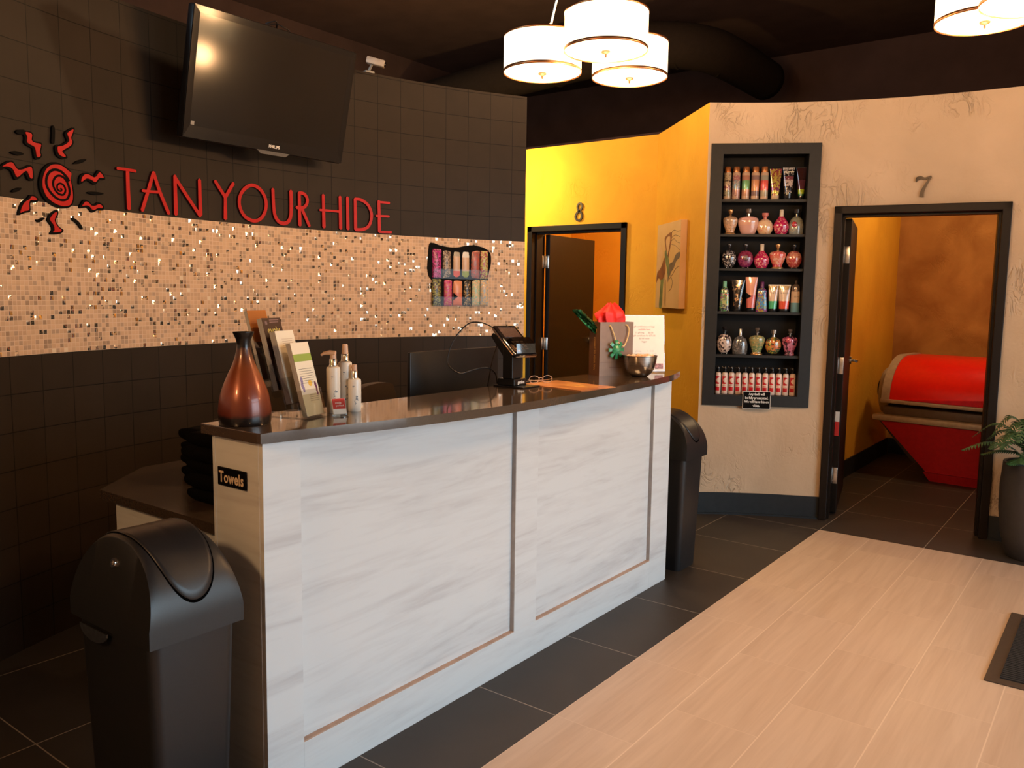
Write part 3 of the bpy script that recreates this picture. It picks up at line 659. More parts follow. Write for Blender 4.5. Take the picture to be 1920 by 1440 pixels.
# low side cabinet and the work surface behind the desk
lc = thing('side_cabinet', 'low pale wood cabinet left of the reception desk under a brown top', 'cabinet', (-2.96, 1.52, 0))
bm = bmesh.new(); box(bm, 0, .80, 0, .02, 0, .728, .001); finish(bm, 'front_panel', mLAMX, lc)
bm = bmesh.new(); box(bm, 0, .018, .02, .55, 0, .728, .001); finish(bm, 'side_panel', mLAM, lc)
bm = bmesh.new(); box(bm, .70, .80, .02, .55, 0, .728, .001); finish(bm, 'side_panel', mLAM, lc)
bm = bmesh.new(); prism(bm, [(-3.02, 1.492), (-2.1535, 1.492), (-2.1535, 3.90), (-2.60, 3.90), (-2.66, 2.20), (-3.30, 2.12), (-3.28, 1.80)], .728, .762)
wk = finish(bm, 'low_worktop', mSLABL); tag(wk, 'low brown worktop wrapping behind the reception desk', 'countertop')
lc2 = thing('desk_cabinet', 'pale cabinet under the far end of the low worktop', 'cabinet', (-2.56, 3.2, 0))
bm = bmesh.new(); box(bm, 0, .38, 0, .6, 0, .728, .002); finish(bm, 'body', mLAM, lc2)
bm = bmesh.new(); box(bm, -.018, -.001, .02, .58, .04, .70, .002); finish(bm, 'door', mLAM2, lc2)

# Towels plaque
pl = thing('towels_sign', 'small black plaque reading Towels on the end of the reception desk', 'sign', (-2.059, YA - .0021, .961), 0)
bm = bmesh.new(); box(bm, -.067, .067, -.006, 0, -.027, .027, .0015); finish(bm, 'plate', mSIGNK, pl)
text('Towels', .046, M('brass_print', (.80, .62, .42), .45), pl, face_mtx((0, -.0063, -.002), (1, 0, 0)), bold=.0011, sx=.80, spacing=1.1)

# folded towels: two piles
def towel_mesh(L, W, H, seed):
    rnd = random.Random(seed); bm = bmesh.new()
    secs = []
    prof = []
    for k in range(20):
        t = 2 * PI * k / 20; c, s = math.cos(t), math.sin(t)
        prof.append((math.copysign(abs(c) ** .55, c) * W / 2, math.copysign(abs(s) ** .7, s) * H / 2 * (1 - .18 * (c < -.2) * abs(c))))
    for i in range(9):
        u = i / 8; e = 1 - .10 * (abs(u - .5) * 2) ** 4; dx = (rnd.random() - .5) * .006; dz = (rnd.random() - .5) * .003
        secs.append([bm.verts.new((x * e + dx, (u - .5) * L, H / 2 + z * e + dz)) for x, z in prof])
    for a, b in zip(secs, secs[1:]):
        for k in range(20): bm.faces.new((a[k], a[(k + 1) % 20], b[(k + 1) % 20], b[k]))
    bm.faces.new(secs[0][::-1]); bm.faces.new(secs[-1])
    return bm
words = ['bottom', 'second', 'third', 'fourth', 'fifth', 'sixth', 'top']
for pile, (px_, py_, n, nm) in enumerate(((-2.555, 1.765, 5, 'pile nearest the desk'), (-2.895, 1.955, 4, 'shorter pile beside the wall'))):
    z = .7625
    for k in range(n):
        H = .050 + .006 * math.sin(k * 2.3 + pile)
        w = 'top' if k == n - 1 else words[k]
        o = finish(towel_mesh(.30, .23 + .015 * math.sin(k * 3 + pile), H, k + 20 * pile), 'folded_towel', mTOWEL, smooth=True,
                   loc=(px_ + .008 * math.sin(k * 1.7), py_ + .006 * math.cos(k * 2.9), z), rot=(0, 0, .05 * math.sin(k * 2.1 + pile)))
        tag(o, '%s folded black towel in the %s' % (w, nm), 'towel', 'folded black towels on the low worktop')
        z += H * .985
# brown towel bridging the tops
o = finish(towel_mesh(.24, .20, .045, 77), 'folded_towel', M('brown_terry', (.035, .024, .017), .95, bump=.5, bscale=380), smooth=True, loc=(-2.52, 1.80, z + .088), rot=(0, 0, .3))
tag(o, 'dark brown folded towel lying on top of the taller pile', 'towel', 'folded black towels on the low worktop')
o.location.z = .7625 + sum((.050 + .006 * math.sin(k * 2.3)) * .985 for k in range(5))

# ------------------------------------------------------------------ swing-top bins
def make_bin(name, label, cx, cy, group):
    t = thing(name, label, 'bin', (cx, cy, 0), 0, group)
    DX, DY = .40, .266
    def ring(bm, w, d, z, r, seg=6):
        vs = []
        for sx, sy, a0 in ((1, 1, 0), (-1, 1, 90), (-1, -1, 180), (1, -1, 270)):
            for k in range(seg + 1):
                a = math.radians(a0 + 90 * k / seg)
                vs.append(bm.verts.new((sx * (w / 2 - r) + r * math.cos(a), sy * (d / 2 - r) + r * math.sin(a), z)))
        return vs
    def skin(bm, rings):
        for a, b in zip(rings, rings[1:]):
            n = len(a)
            for i in range(n): bm.faces.new((a[i], a[(i + 1) % n], b[(i + 1) % n], b[i]))
        bm.faces.new(rings[0][::-1]); bm.faces.new(rings[-1])
    bm = bmesh.new()
    skin(bm, [ring(bm, .325, .205, 0, .03), ring(bm, .33, .21, .01, .03), ring(bm, .372, .244, .63, .03)])
    finish(bm, 'body', mBIN, t, 'auto')
    # hood: loft of arch sections along Y with a scooped flap opening
    bm = bmesh.new(); zc, ztop = .625, .872; n = 40; m = 24
    def hood(u, v):
        """u across the arch 0..1 (x), v along y -1..1"""
        ang = PI * u; c = math.cos(ang); s = math.sin(ang)
        # arch: straight skirt then dome
        xx = -math.copysign(abs(c) ** .92, c) * DX / 2
        zz = .672 + (ztop - .672) * (s ** 1.02)
        taper = 1 - .27 * s
        yy = v * DY / 2 * taper
        return Vector((xx, yy, zz))
    rows = []
    vs_ = [-1, -.97, -.9, -.8, -.66, -.5, -.34, -.17, 0, .17, .34, .5, .66, .8, .9, .97, 1]
    for v in vs_:
        row = []
        for i in range(n + 1):
            p = hood(i / n, v)
            # end faces roll over a little
            e = max(0, (abs(v) - .8) / .2); p.z -= .012 * e * e * math.sin(PI * i / n)
            row.append(bm.verts.new(p))
        rows.append(row)
    for a, b in zip(rows, rows[1:]):
        for i in range(n): bm.faces.new((a[i], a[i + 1], b[i + 1], b[i]))
    # skirt
    def skirt(line, z): return [bm.verts.new((v.co.x, v.co.y, z)) for v in line]
    for row, sgn in ((rows[0], -1), (rows[-1], 1)):
        bot = [bm.verts.new((row[i].co.x, sgn * DY / 2, zc)) for i in range(n + 1)]
        mid = [bm.verts.new((row[i].co.x, sgn * DY / 2, .672)) for i in range(n + 1)]
        for i in range(n):
            bm.faces.new((bot[i], bot[i + 1], mid[i + 1], mid[i])); bm.faces.new((mid[i], mid[i + 1], row[i + 1], row[i]))
    bmesh.ops.remove_doubles(bm, verts=bm.verts[:], dist=.0004)
    bm.verts.ensure_lookup_table()
    for idx, sx in ((0, -1), (n, 1)):
        col = [hood(idx / n, v) for v in vs_]
        top = [bm.verts.new(p) for p in col]; bot = [bm.verts.new((p.x, max(-DY / 2, min(DY / 2, p.y)), zc)) for p in col]
        for i in range(len(vs_) - 1): bm.faces.new((bot[i], bot[i + 1], top[i + 1], top[i]))
    bmesh.ops.remove_doubles(bm, verts=bm.verts[:], dist=.0012)
    finish(bm, 'hood', mBIN, t, 'auto')
    # flap: oval shell riding on the hood, with a dark gap round it
    def onh(a, k, lift):
        # parameter space (u, v): oval from front lip over the ridge to the back lip
        u = .5 + .435 * k * math.cos(a); v = .90 * k * math.sin(a) * (1 - .06 * abs(math.cos(a)))
        p = hood(u, v); q = hood(min(u + .01, 1), v); r = hood(u, v + .02)
        nn = (q - p).cross(r - p).normalized()
        if nn.z < 0: nn = -nn
        return p + nn * lift
    for nme, k0, lift, mat in (('gap_line', 1.0, .0006, M('gap_black', (.002, .002, .002), .9, spec=0)), ('flap', .972, .0035, mBIN)):
        bm = bmesh.new(); rings = []
        for k in (k0, k0 * .985, k0 * .9, k0 * .78, k0 * .64, k0 * .48, k0 * .3, k0 * .14):
            l = lift if k < k0 else .0003
            rings.append([bm.verts.new(onh(2 * PI * i / 64, k, l)) for i in range(64)])
        cc = bm.verts.new(onh(0, 0, lift))
        for a, b in zip(rings, rings[1:]):
            for i in range(64): bm.faces.new((a[i], a[(i + 1) % 64], b[(i + 1) % 64], b[i]))
        for i in range(64): bm.faces.new((rings[-1][i], rings[-1][(i + 1) % 64], cc))
        finish(bm, nme, mat, t, True)
    for s in (-1, 1):
        bm = bmesh.new(); y = s * .1015
        lathe(bm, [(0, .006), (.006, .006), (.0065, .009), (.0115, .009), (.013, .004), (.013, 0)], 24, mtx=Matrix.Translation((0, y + s * .004, .800)) @ Matrix.Rotation(-s * PI / 2 + s * .25, 4, 'X'))
        finish(bm, 'pivot_cap', mCHROME, t, 'auto', label='chrome pivot cap')
    bm = bmesh.new()
    pts = [(-.07, .005), (.07, .005)] + [(.07 * math.cos(a), -.034 * math.sin(a) + .003) for a in [PI * k / 14 for k in range(15)]]
    prism(bm, pts[0:2] + pts[3:-1], 0, .005, fn=lambda x, z, y: Vector((x - .07, -DY / 2 - y, .612 + z)))
    finish(bm, 'badge', mSTEEL, t, label='steel half-moon badge')
    return t
make_bin('swing_top_bin', 'black swing-top bin in the foreground left of the reception desk', -2.055, 1.155, 'black swing-top bins')
make_bin('swing_top_bin', 'black swing-top bin standing past the far end of the reception desk', -2.075, 4.190, 'black swing-top bins')

# ------------------------------------------------------------------ things on the counter
# vase
vz = thing('vase', 'tall copper and black bottle-shaped vase on the near end of the counter', 'vase', (-2.092, 1.471, TT))
k_ = .271 / 857.
prof_px = [(0, 1150), (238, 1150), (244, 1120), (248, 1060), (246, 1000), (231, 900), (200, 800), (157, 700), (110, 600), (82, 520), (68, 460), (64, 430), (64, 400), (72, 360), (88, 325), (98, 300), (99, 293)]
prof = [(r * k_ * .97, (1150 - y) * k_) for r, y in prof_px]
prof = [(p.x, p.z) for p in spline([(a, 0, b) for a, b in prof[1:]], 4)]
bm = bmesh.new(); lathe(bm, [(0, 0)] + prof + [(.024, .266), (.019, .245), (0, .245)], 56)
def M_vase():
    m, nt, b, out = newmat('copper_lacquer')
    tc = N(nt, 'ShaderNodeTexCoord'); sp = N(nt, 'ShaderNodeSeparateXYZ'); nt.links.new(tc.outputs['Object'], sp.inputs[0])
    no = N(nt, 'ShaderNodeTexNoise', i_Scale=28.0, i_Detail=6.0); nt.links.new(tc.outputs['Object'], no.inputs['Vector'])
    z = mth(nt, 'ADD', sp.outputs[2], mth(nt, 'MULTIPLY', mth(nt, 'SUBTRACT', no.outputs[0], .5), .018))
    cr = N(nt, 'ShaderNodeValToRGB'); E_ = cr.color_ramp.elements; nt.links.new(mth(nt, 'DIVIDE', z, .271), cr.inputs[0])
    E_[0].position = .085; E_[0].color = (.012, .008, .007, 1); E_[1].position = .125; E_[1].color = (.13, .022, .010, 1)
    for p, c in ((.45, (.26, .055, .018)), (.62, (.24, .060, .016)), (.76, (.10, .035, .018)), (.825, (.06, .022, .014)), (.832, (.008, .007, .007))):
        e = E_.new(p); e.color = rgb(c)
    nt.links.new(cr.outputs[0], b.inputs['Base Color']); b.inputs['Roughness'].default_value = .30; b.inputs['Coat Weight'].default_value = .3; b.inputs['Metallic'].default_value = .25
    return m
finish(bm, 'body', M_vase(), vz, True)

# leaflet holder with four tiers
hd = thing('leaflet_holder', 'clear acrylic tiered leaflet holder beside the vase', 'leaflet holder', (-2.030, 1.690, TT), math.radians(17))
LEAN = math.radians(15)
bm = bmesh.new(); box(bm, -.175, .012, -.054, .054, 0, .003, .001); finish(bm, 'foot_plate', mCLEAR, hd)
tiers = [(0, .006), (-.056, .044), (-.104, .083), (-.160, .112)]
for i, (tx, tz) in enumerate(tiers):
    mt = Matrix.Translation((tx, 0, tz)) @ Matrix.Rotation(-LEAN, 4, 'Y')
    bm = bmesh.new()
    box(bm, 0, .0022, -.053, .053, 0, .085, .0008, mtx=mt)                 # pocket front
    box(bm, -.026, -.0238, -.053, .053, -.02 if i else 0, .150, .0008, mtx=mt)      # pocket back
    box(bm, -.0238, 0, -.053, -.051, 0, .085, 0, mtx=mt); box(bm, -.0238, 0, .051, .053, 0, .085, 0, mtx=mt)
    box(bm, -.0238, 0, -.051, .051, 0, .002, 0, mtx=mt)
    finish(bm, 'pocket', mCLEAR, hd)
bm = bmesh.new()
for s in (-.0525, .0505): prism(bm, [(.004, .003), (-.012, .003), (-.20, .235), (-.188, .235)], s, s + .002, fn=lambda x, z, y: Vector((x, y, z)))
finish(bm, 'side_cheek', mCLEAR, hd)
H_ = hd.matrix_basis.copy()
hd_m = Matrix.Translation(hd.location) @ Matrix.Rotation(math.radians(17), 4, 'Z')
def leaflet(i, label, matf, h, th, yoff=0):
    tx, tz = tiers[i]
    mt = hd_m @ Matrix.Translation((tx, yoff, tz)) @ Matrix.Rotation(-LEAN, 4, 'Y')
    t = thing('leaflet_stack', label, 'leaflets', (0, 0, 0), 0, 'leaflets in the clear holder'); t.matrix_world = mt
    bm = bmesh.new(); box(bm, -.0028 - th, -.0034, -.0475, .0475, .0025, h, .0004); finish(bm, 'pages', M('page_edges', (.50, .47, .40), .7, scale=400, stretch=(1, .02, .02)), t)
    bm = bmesh.new(); box(bm, -.0034, -.0028, -.0475, .0475, .0025, h, 0); finish(bm, 'cover', matf, t)
    return t
mLEAF1 = M_bands('leaflet_green', [(0, (.60, .50, .30)), (.30, (.85, .76, .60)), (.60, (.85, .78, .62)), (.74, (.30, .42, .08)), (.84, (.88, .78, .60))], .235, rough=.35, coat=.3)
l1 = leaflet(0, 'cream leaflets with a green grass band in the front tier', mLEAF1, .235, .017)
F1 = lambda y, z: face_mtx((-.0026, y, z), (0, 1, 0))
mINK = M('leaf_ink', (.10, .09, .06), .6); mPUR = M('leaf_purple', (.15, .02, .08), .5); mLIL = M('leaf_lilac', (.30, .24, .42), .5); mYEL = M('leaf_yellow', (.85, .50, .06), .5)
bm = bmesh.new()
for k in range(7): box(bm, -.0026, -.0024, -.036, .036 - .006 * (k % 2), .150 - k * .0075, .1512 - k * .0075)
for k in range(4): box(bm, -.0026, -.0024, -.010, .036, .066 - k * .006, .0672 - k * .006)
finish(bm, 'printed_lines', mINK, l1)
bm = bmesh.new()
for (y, z, r) in ((.034, .098, .007), (.036, .088, .006), (.035, .078, .0055), (.036, .069, .005)): lathe(bm, [(0, .0003), (r, .0003), (r, 0)], 12, sx=1.3, sy=.8, mtx=Matrix.Translation((-.0027, y, z)) @ Matrix.Rotation(PI / 2, 4, 'Y'))
finish(bm, 'printed_flower', mPUR, l1)
bm = bmesh.new()
for (y, z, r) in ((-.034, .115, .008), (-.036, .100, .008), (-.032, .088, .007)): lathe(bm, [(0, .0003), (r, .0003), (r, 0)], 12, sx=1.5, sy=.8, mtx=Matrix.Translation((-.0027, y, z)) @ Matrix.Rotation(PI / 2, 4, 'Y'))
finish(bm, 'printed_flower', mLIL, l1)
bm = bmesh.new(); lathe(bm, [(0, .0003), (.010, .0003), (.010, 0)], 14, mtx=Matrix.Translation((-.0027, .008, .104)) @ Matrix.Rotation(PI / 2, 4, 'Y')); finish(bm, 'printed_flower', mYEL, l1)
l2 = leaflet(1, 'cream leaflets printed with small text in the second tier', M_bands('leaflet_cream', [(0, (.85, .76, .60)), (.7, (.88, .79, .62))], .232, rough=.35), .232, .021)
bm = bmesh.new()
for k in range(5): box(bm, -.0026, -.0024, -.022, .034 - .004 * (k % 2), .205 - k * .0068, .2058 - k * .0068)
finish(bm, 'printed_lines', M('leaf_brown', (.45, .27, .14), .6), l2)
l3 = leaflet(2, 'dark maroon leaflets lettered evolv in the third tier', M('leaf_maroon', (.030, .006, .006), .35), .232, .019)
text('evolv', .030, M('olive_print', (.55, .45, .10), .5), l3, F1(0, .192), depth=.0002, bold=.0004)
bm = bmesh.new()
for z_, a, b_ in ((.224, -.012, .036), (.217, -.012, .032)): box(bm, -.0026, -.0024, a, b_, z_, z_ + .0022)
for k in range(5):
    a = k * PI / 5; box(bm, -.0004, -.0002, -.007, .007, -.0007, .0007, mtx=Matrix.Translation((-.0024, -.030, .216)) @ Matrix.Rotation(a, 4, 'X'))
finish(bm, 'printed_lines', M('mauve_print', (.25, .16, .17), .6), l3)
l4 = leaflet(3, 'glossy copper brown leaflets curling at the top in the rear tier', M_bands('leaflet_copper', [(0, (.05, .022, .012)), (.55, (.25, .07, .015)), (.75, (.42, .13, .02))], .225, rough=.22, coat=.6), .225, .012)

# three white lotion bottles
mLOT = M('lotion_white', (.78, .70, .58), .32, vary=.02); mLOT2 = M('lotion_white_small', (.80, .74, .64), .28, vary=.02); mSILV = M('silver_collar', (.70, .68, .64), .18, metal=1); mPCAP = M('peach_cap', (.66, .42, .28), .35)
def print_marks(bm, r, zs):
    for (a, z_, s) in zs: box(bm, -s, s, -.0003, .0003, z_ - s, z_ + s, mtx=Matrix.Rotation(a, 4, 'Z') @ Matrix.Translation((0, -r - .0002, 0)))
def lotion(name, label, x, y, r, hb, kind):
    t = thing(name, label, 'bottle', (x, y, TT), math.radians(30), 'white lotion bottles on the counter')
    bm = bmesh.new(); lathe(bm, [(0, 0), (r * .93, 0), (r, .004), (r, hb - .006), (r * .93, hb), (r * .45, hb + .005), (0, hb + .005)], 40); finish(bm, 'body', mLOT2 if kind == 'small' else mLOT, t, 'auto')
    bm = bmesh.new(); cr = r * (.56 if kind != 'small' else .50)
    lathe(bm, [(cr * 1.15, hb + .004), (cr, hb + .010), (cr, hb + .026), (cr * .9, hb + .028), (0, hb + .028)], 28); finish(bm, 'collar', mSILV, t, 'auto', label='silver collar')
    bm = bmesh.new()
    if kind == 'pump':
        cyl(bm, (0, 0, hb + .028), (0, 0, hb + .040), .010, 16)
        tube(bm, [(.008, 0, hb + .045), (-.012, 0, hb + .047), (-.032, 0, hb + .044), (-.040, 0, hb + .038)], .0065, 12, taper=[1.3, 1.2, .8, .6])
        finish(bm, 'pump_head', mPCAP, t, 'auto')
    elif kind == 'spray':
        lathe(bm, [(cr * .9, hb + .028), (cr * .85, hb + .03), (cr * .72, hb + .056), (cr * .60, hb + .060), (0, hb + .060)], 24); finish(bm, 'spray_cap', mPCAP, t, 'auto')
    else:
        lathe(bm, [(cr * .8, hb + .028), (cr * .8, hb + .040), (cr * .7, hb + .048), (0, hb + .050)], 20); box(bm, -cr * 1.1, 0, -.005, .005, hb + .036, hb + .046, .002); finish(bm, 'pump_head', mPCAP, t, 'auto')
    bm = bmesh.new(); rnd = random.Random(int(r * 1e5))
    print_marks(bm, r, [(.15, hb * .80, .0011), (.05, hb * .80, .0011), (.25, hb * .80, .0011), (.1, hb * .76, .0009)] + [(.35 + rnd.random() * .5, hb * (.2 + .35 * rnd.random()), .0008 + .002 * rnd.random()) for _ in range(12)])
    finish(bm, 'print', M('lotion_print', (.22, .24, .26), .5), t)
    return t
lotion('lotion_bottle', 'white lotion bottle with a curved pump head behind the leaflets', -2.072, 1.793, .0220, .148, 'pump')
lotion('lotion_bottle', 'tall white lotion bottle with a peach spray cap, tallest of three', -2.085, 1.855, .0225, .160, 'spray')
lotion('lotion_bottle', 'short white lotion bottle with silver collar, rightmost of three', -2.048, 1.862, .0215, .106, 'small')

# red card in a clear stand
cs = thing('card_holder', 'small clear stand holding a red and white card before the lotion bottles', 'card holder', (-1.990, 1.752, TT), math.radians(-20))
bm = bmesh.new(); lathe(bm, [(0, 0), (.024, 0), (.024, .003), (0, .003)], 32); finish(bm, 'base', mCLEAR, cs)
mt = Matrix.Translation((-.004, 0, .006)) @ Matrix.Rotation(-math.radians(22), 4, 'Y')
bm = bmesh.new(); box(bm, 0, .0015, -.025, .025, 0, .045, .0004, mtx=mt); box(bm, -.009, -.0075, -.025, .025, -.004, .05, .0004, mtx=mt); box(bm, -.009, .0015, -.025, .025, -.002, 0, mtx=mt); finish(bm, 'pocket', mCLEAR, cs)
mtw = Matrix.Translation(cs.location) @ Matrix.Rotation(math.radians(-20), 4, 'Z') @ mt
cd = thing('business_card', 'red and white card standing in the small clear stand', 'card'); cd.matrix_world = mtw
bm = bmesh.new(); box(bm, -.006, -.001, -.022, .022, .001, .052, 0); finish(bm, 'card_stack', mPAPER, cd)
bm = bmesh.new(); box(bm, -.001, -.0006, -.021, .021, .018, .0515, 0); finish(bm, 'red_print', M('card_red', (.50, .03, .012), .4), cd)
text('smile', .010, mPAPER, cd, face_mtx((-.0004, -.002, .038), (0, 1, .0)), depth=.0001); text('perfect', .009, mPAPER, cd, face_mtx((-.0004, .002, .029), (0, 1, .0)), depth=.0001)

# monitor behind the counter
mo = thing('monitor', 'wide black monitor seen from behind, standing behind the counter', 'monitor', (-2.55, 2.96, .762), 0)
bm = bmesh.new()
secs = []
box(bm, -.020, .0, -.315, .315, .115, .478, .004)
finish(bm, 'housing', mPLAS, mo, 'auto')
bm = bmesh.new(); box(bm, -.0225, -.0202, -.300, .300, .130, .463, 0); finish(bm, 'screen', mSCREEN, mo)
bm = bmesh.new(); box(bm, -.01, .03, -.03, .03, .01, .22, .006); box(bm, -.09, .10, -.11, .11, 0, .012, .004); finish(bm, 'stand', mPLAS, mo)

# office chairs
def chair(label, x, y, rz, top, w=.46):
    t = thing('office_chair', label, 'chair', (x, y, 0), rz, 'office chairs behind the desk')
    bm = bmesh.new()
    pts = [(-w / 2, 0), (-w / 2 + .02, .14), (-w / 2 + .07, .25), (-.10, .30), (.10, .30), (w / 2 - .07, .25), (w / 2 - .02, .14), (w / 2, 0), (w / 2 - .05, -.12), (-w / 2 + .05, -.12)]
    pts = [(p.x, p.y) for p in spline([(a, b, 0) for a, b in pts], 5, True)]
    prism(bm, pts, 0, .05, fn=lambda y_, z_, x_: Vector((x_ - .22 - .25 * (y_ * y_), y_, top - .30 + z_)))
    finish(bm, 'backrest', M('chair_leather', (.022, .014, .011), .45, bump=.05), t, 'auto')
    bm = bmesh.new(); box(bm, -.20, .20, -.21, .21, .44, .52, .03); finish(bm, 'seat', M('chair_seat', (.020, .014, .012), .5), t, 'auto')
    bm = bmesh.new(); tube(bm, [(-.20, 0, top - .25), (-.25, 0, .60), (-.15, 0, .43), (0, 0, .42)], .02, 8); cyl(bm, (0, 0, .08), (0, 0, .44), .025, 16); finish(bm, 'column', mPLAS, t, 'auto')
    for k in range(5):
        a = 2 * PI * k / 5; bm = bmesh.new(); tube(bm, [(0, 0, .09), (.14 * math.cos(a), .14 * math.sin(a), .08), (.27 * math.cos(a), .27 * math.sin(a), .055)], .018, 8)
        leg = finish(bm, 'leg', mPLAS, t, 'auto')
        bm = bmesh.new(); lathe(bm, [(0, -.012), (.026, -.012), (.027, 0), (.026, .012), (0, .012)], 16, mtx=Matrix.Translation((.27 * math.cos(a), .27 * math.sin(a), .027)) @ Matrix.Rotation(PI / 2, 4, 'X')); finish(bm, 'castor', mPLAS, leg, 'auto')
    return t
chair('dark leather office chair showing its rounded top behind the lotion bottles', -2.84, 2.93, math.radians(12), 1.045)
chair('dark leather office chair behind the leaflet holder, nearer the towels', -2.86, 2.41, math.radians(14), .955, .40)

# payment terminal on its stand
pt = thing('payment_terminal', 'black card payment terminal tilted on a square post stand', 'payment terminal', (-2.128, 2.832, TT), 0)
bm = bmesh.new(); box(bm, -.055, .105, -.06, .06, 0, .006, .002); finish(bm, 'base_plate', mPLAS, pt)
bm = bmesh.new(); box(bm, -.045, .045, -.045, .045, .006, .034, .003); finish(bm, 'base_block', mPLAS, pt)
bm = bmesh.new(); box(bm, -.026, .026, -.034, .034, .034, .19, .003); finish(bm, 'post', mPLAS, pt)
text('genius', .019, mWHITE, pt, face_mtx((.0454, .004, .020), (0, 1, 0)), bold=.0006)
mt = Matrix.Translation((.024, -.008, .185)) @ Matrix.Rotation(math.radians(-18), 4, 'Z') @ Matrix.Rotation(math.radians(34), 4, 'Y')
bm = bmesh.new(); box(bm, -.118, .090, -.060, .060, -.012, .010, .009, mtx=mt); finish(bm, 'body', mGLOSS, pt, 'auto')
bm = bmesh.new()
pts = [(.085 * sx_, .0465 * sy_) for sx_, sy_ in ((1, 1),)]
loop = [(-.112, -.0605, -.002), (.078, -.0605, -.002), (.091, -.048, -.002), (.091, .048, -.002), (.078, .0605, -.002), (-.112, .0605, -.002)]
tube(bm, [mt @ Vector(p) for p in loop], .0022, 6, closed=True); finish(bm, 'trim', M('terminal_trim', (.45, .28, .17), .3, metal=.8), pt, True, label='bronze trim line')
bm = bmesh.new(); box(bm, -.098, -.030, -.044, .044, .0101, .0112, .001, mtx=mt); finish(bm, 'screen', M('terminal_screen', (.06, .035, .03), .12, coat=.5), pt)
bm = bmesh.new()
for r_ in range(4):
    for c_ in range(3): box(bm, .000 + r_ * .016, .011 + r_ * .016, -.030 + c_ * .022, -.014 + c_ * .022, .0101, .0128, .001, mtx=mt)
finish(bm, 'keypad', M('keypad_keys', (.10, .09, .085), .4), pt, 'auto', label='grey rubber keys')
bm = bmesh.new()
A_ = [Vector(p) for p in ((-.010, -.048, .010), (.008, -.048, .038), (.058, -.048, .042), (.084, -.048, .012))]
for a, b_ in zip(A_, A_[1:]):
    v = [bm.verts.new(mt @ q) for q in (a, b_, b_ + Vector((0, .096, 0)), a + Vector((0, .096, 0)))]; bm.faces.new(v)
for s_ in (0, .096): bm.faces.new([bm.verts.new(mt @ (q + Vector((0, s_, 0)))) for q in A_])
finish(bm, 'privacy_hood', M_clear('smoked_hood', (.30, .24, .20)), pt)
bm = bmesh.new(); prism(bm, [(-.03, .13), (.03, .13), (.055, .160), (-.085, .225), (-.095, .21)], -.028, .028, fn=lambda x, z, y: Vector((x, y, z))); finish(bm, 'bracket', mPLAS, pt)
bm = bmesh.new()
p = spline([(-.075, -.03, .245), (-.12, -.06, .268), (-.165, -.10, .262), (-.20, -.155, .19), (-.20, -.19, .10), (-.16, -.16, .055), (-.13, -.10, .068), (-.10, -.05, .075), (-.085, -.01, .05), (-.08, .0, .004)], 8)
tube(bm, p, .0028, 8); finish(bm, 'cable', mPLAS, pt, True)
bm = bmesh.new(); tube(bm, spline([(-.075, .02, .225), (-.10, .015, .16), (-.115, 0, .08), (-.13, -.01, -.05), (-.14, -.01, -.20)], 8), .0028, 8); finish(bm, 'cable', mPLAS, pt, True)

# flat leaflet with a pair of glasses on it
c_ = Vector((-1.955, 3.01)); 
fl = thing('flyer', 'orange photo flyer lying flat on the counter beside the terminal', 'flyer', (c_.x, c_.y, TT), math.radians(-8))
bm = bmesh.new(); box(bm, -.17, .17, -.115, .115, 0, .003, .0005); finish(bm, 'sheet', M('flyer_photo', (.75, .34, .14), .3, col2=(.45, .16, .06), scale=9, coat=.3), fl)
bm = bmesh.new(); box(bm, -.02, .12, -.02, .07, .003, .0033); finish(bm, 'printed_picture', M('flyer_dark', (.30, .11, .04), .35, col2=(.75, .42, .12), scale=22), fl)
gl = thing('glasses', 'thin clear-framed glasses folded on the flyer corner', 'glasses', (-2.085, 2.985, TT + .0032), math.radians(60))
bm = bmesh.new()
for s in (-.032, .032): tube(bm, [Vector((s + .024 * math.cos(a), .0, .018 + .016 * math.sin(a))) for a in [2 * PI * k / 20 for k in range(20)]], .0014, 6, closed=True)
tube(bm, [(-.008, 0, .022), (0, 0, .026), (.008, 0, .022)], .0014, 6)
finish(bm, 'frame', M('glasses_frame', (.55, .40, .28), .2, coat=.6), gl, True)
for s in (-1, 1):
    bm = bmesh.new(); tube(bm, [(s * .056, 0, .020), (s * .05, .03, .012), (s * -.02, .05 + .006 * s, .006), (s * -.05, .055 + .006 * s, .0025)], .0014, 6); finish(bm, 'temple', M('glasses_temple', (.55, .40, .28), .2), gl, True)

# gift bag
gb = thing('gift_bag', 'taupe paper gift bag lettered in gold with rope handles on the counter', 'gift bag', (-2.083, 3.478, TT), math.radians(-24))
def bagpt(x, y, z): return Vector((x - .045, y + .10, z))
bm = bmesh.new()
w0, w1, hh = .100, .101, .263
o_ = [(-.09, -.10), (0, -.10), (0, .10), (-.09, .10)]
for i in range(4):
    a, b_ = o_[i], o_[(i + 1) % 4]
    bm.faces.new([bm.verts.new((q[0], q[1] + .10, zz)) for q, zz in ((a, 0), (b_, 0), (b_, hh), (a, hh))])
bm.faces.new([bm.verts.new((q[0], q[1] + .10, .001)) for q in o_])
bmesh.ops.remove_doubles(bm, verts=bm.verts[:], dist=.0011)
mBAG = M('bag_paper', (.21, .135, .090), .42, vary=.03, coat=.15); mBAGS = M('bag_gusset', (.13, .058, .026), .45, vary=.03)
body = finish(bm, 'bag_body', [mBAG, mBAGS], gb)
sm = body.modifiers.new('solid', 'SOLIDIFY'); sm.thickness = .0015
for p in body.data.polygons:
    if abs(p.normal.y) > .9: p.material_index = 1
bm = bmesh.new(); box(bm, .0008, .0014, .004, .196, .066, .0675); box(bm, .0008, .0016, .060, .135, .040, .0425); finish(bm, 'fold_line', mBAGS, gb)
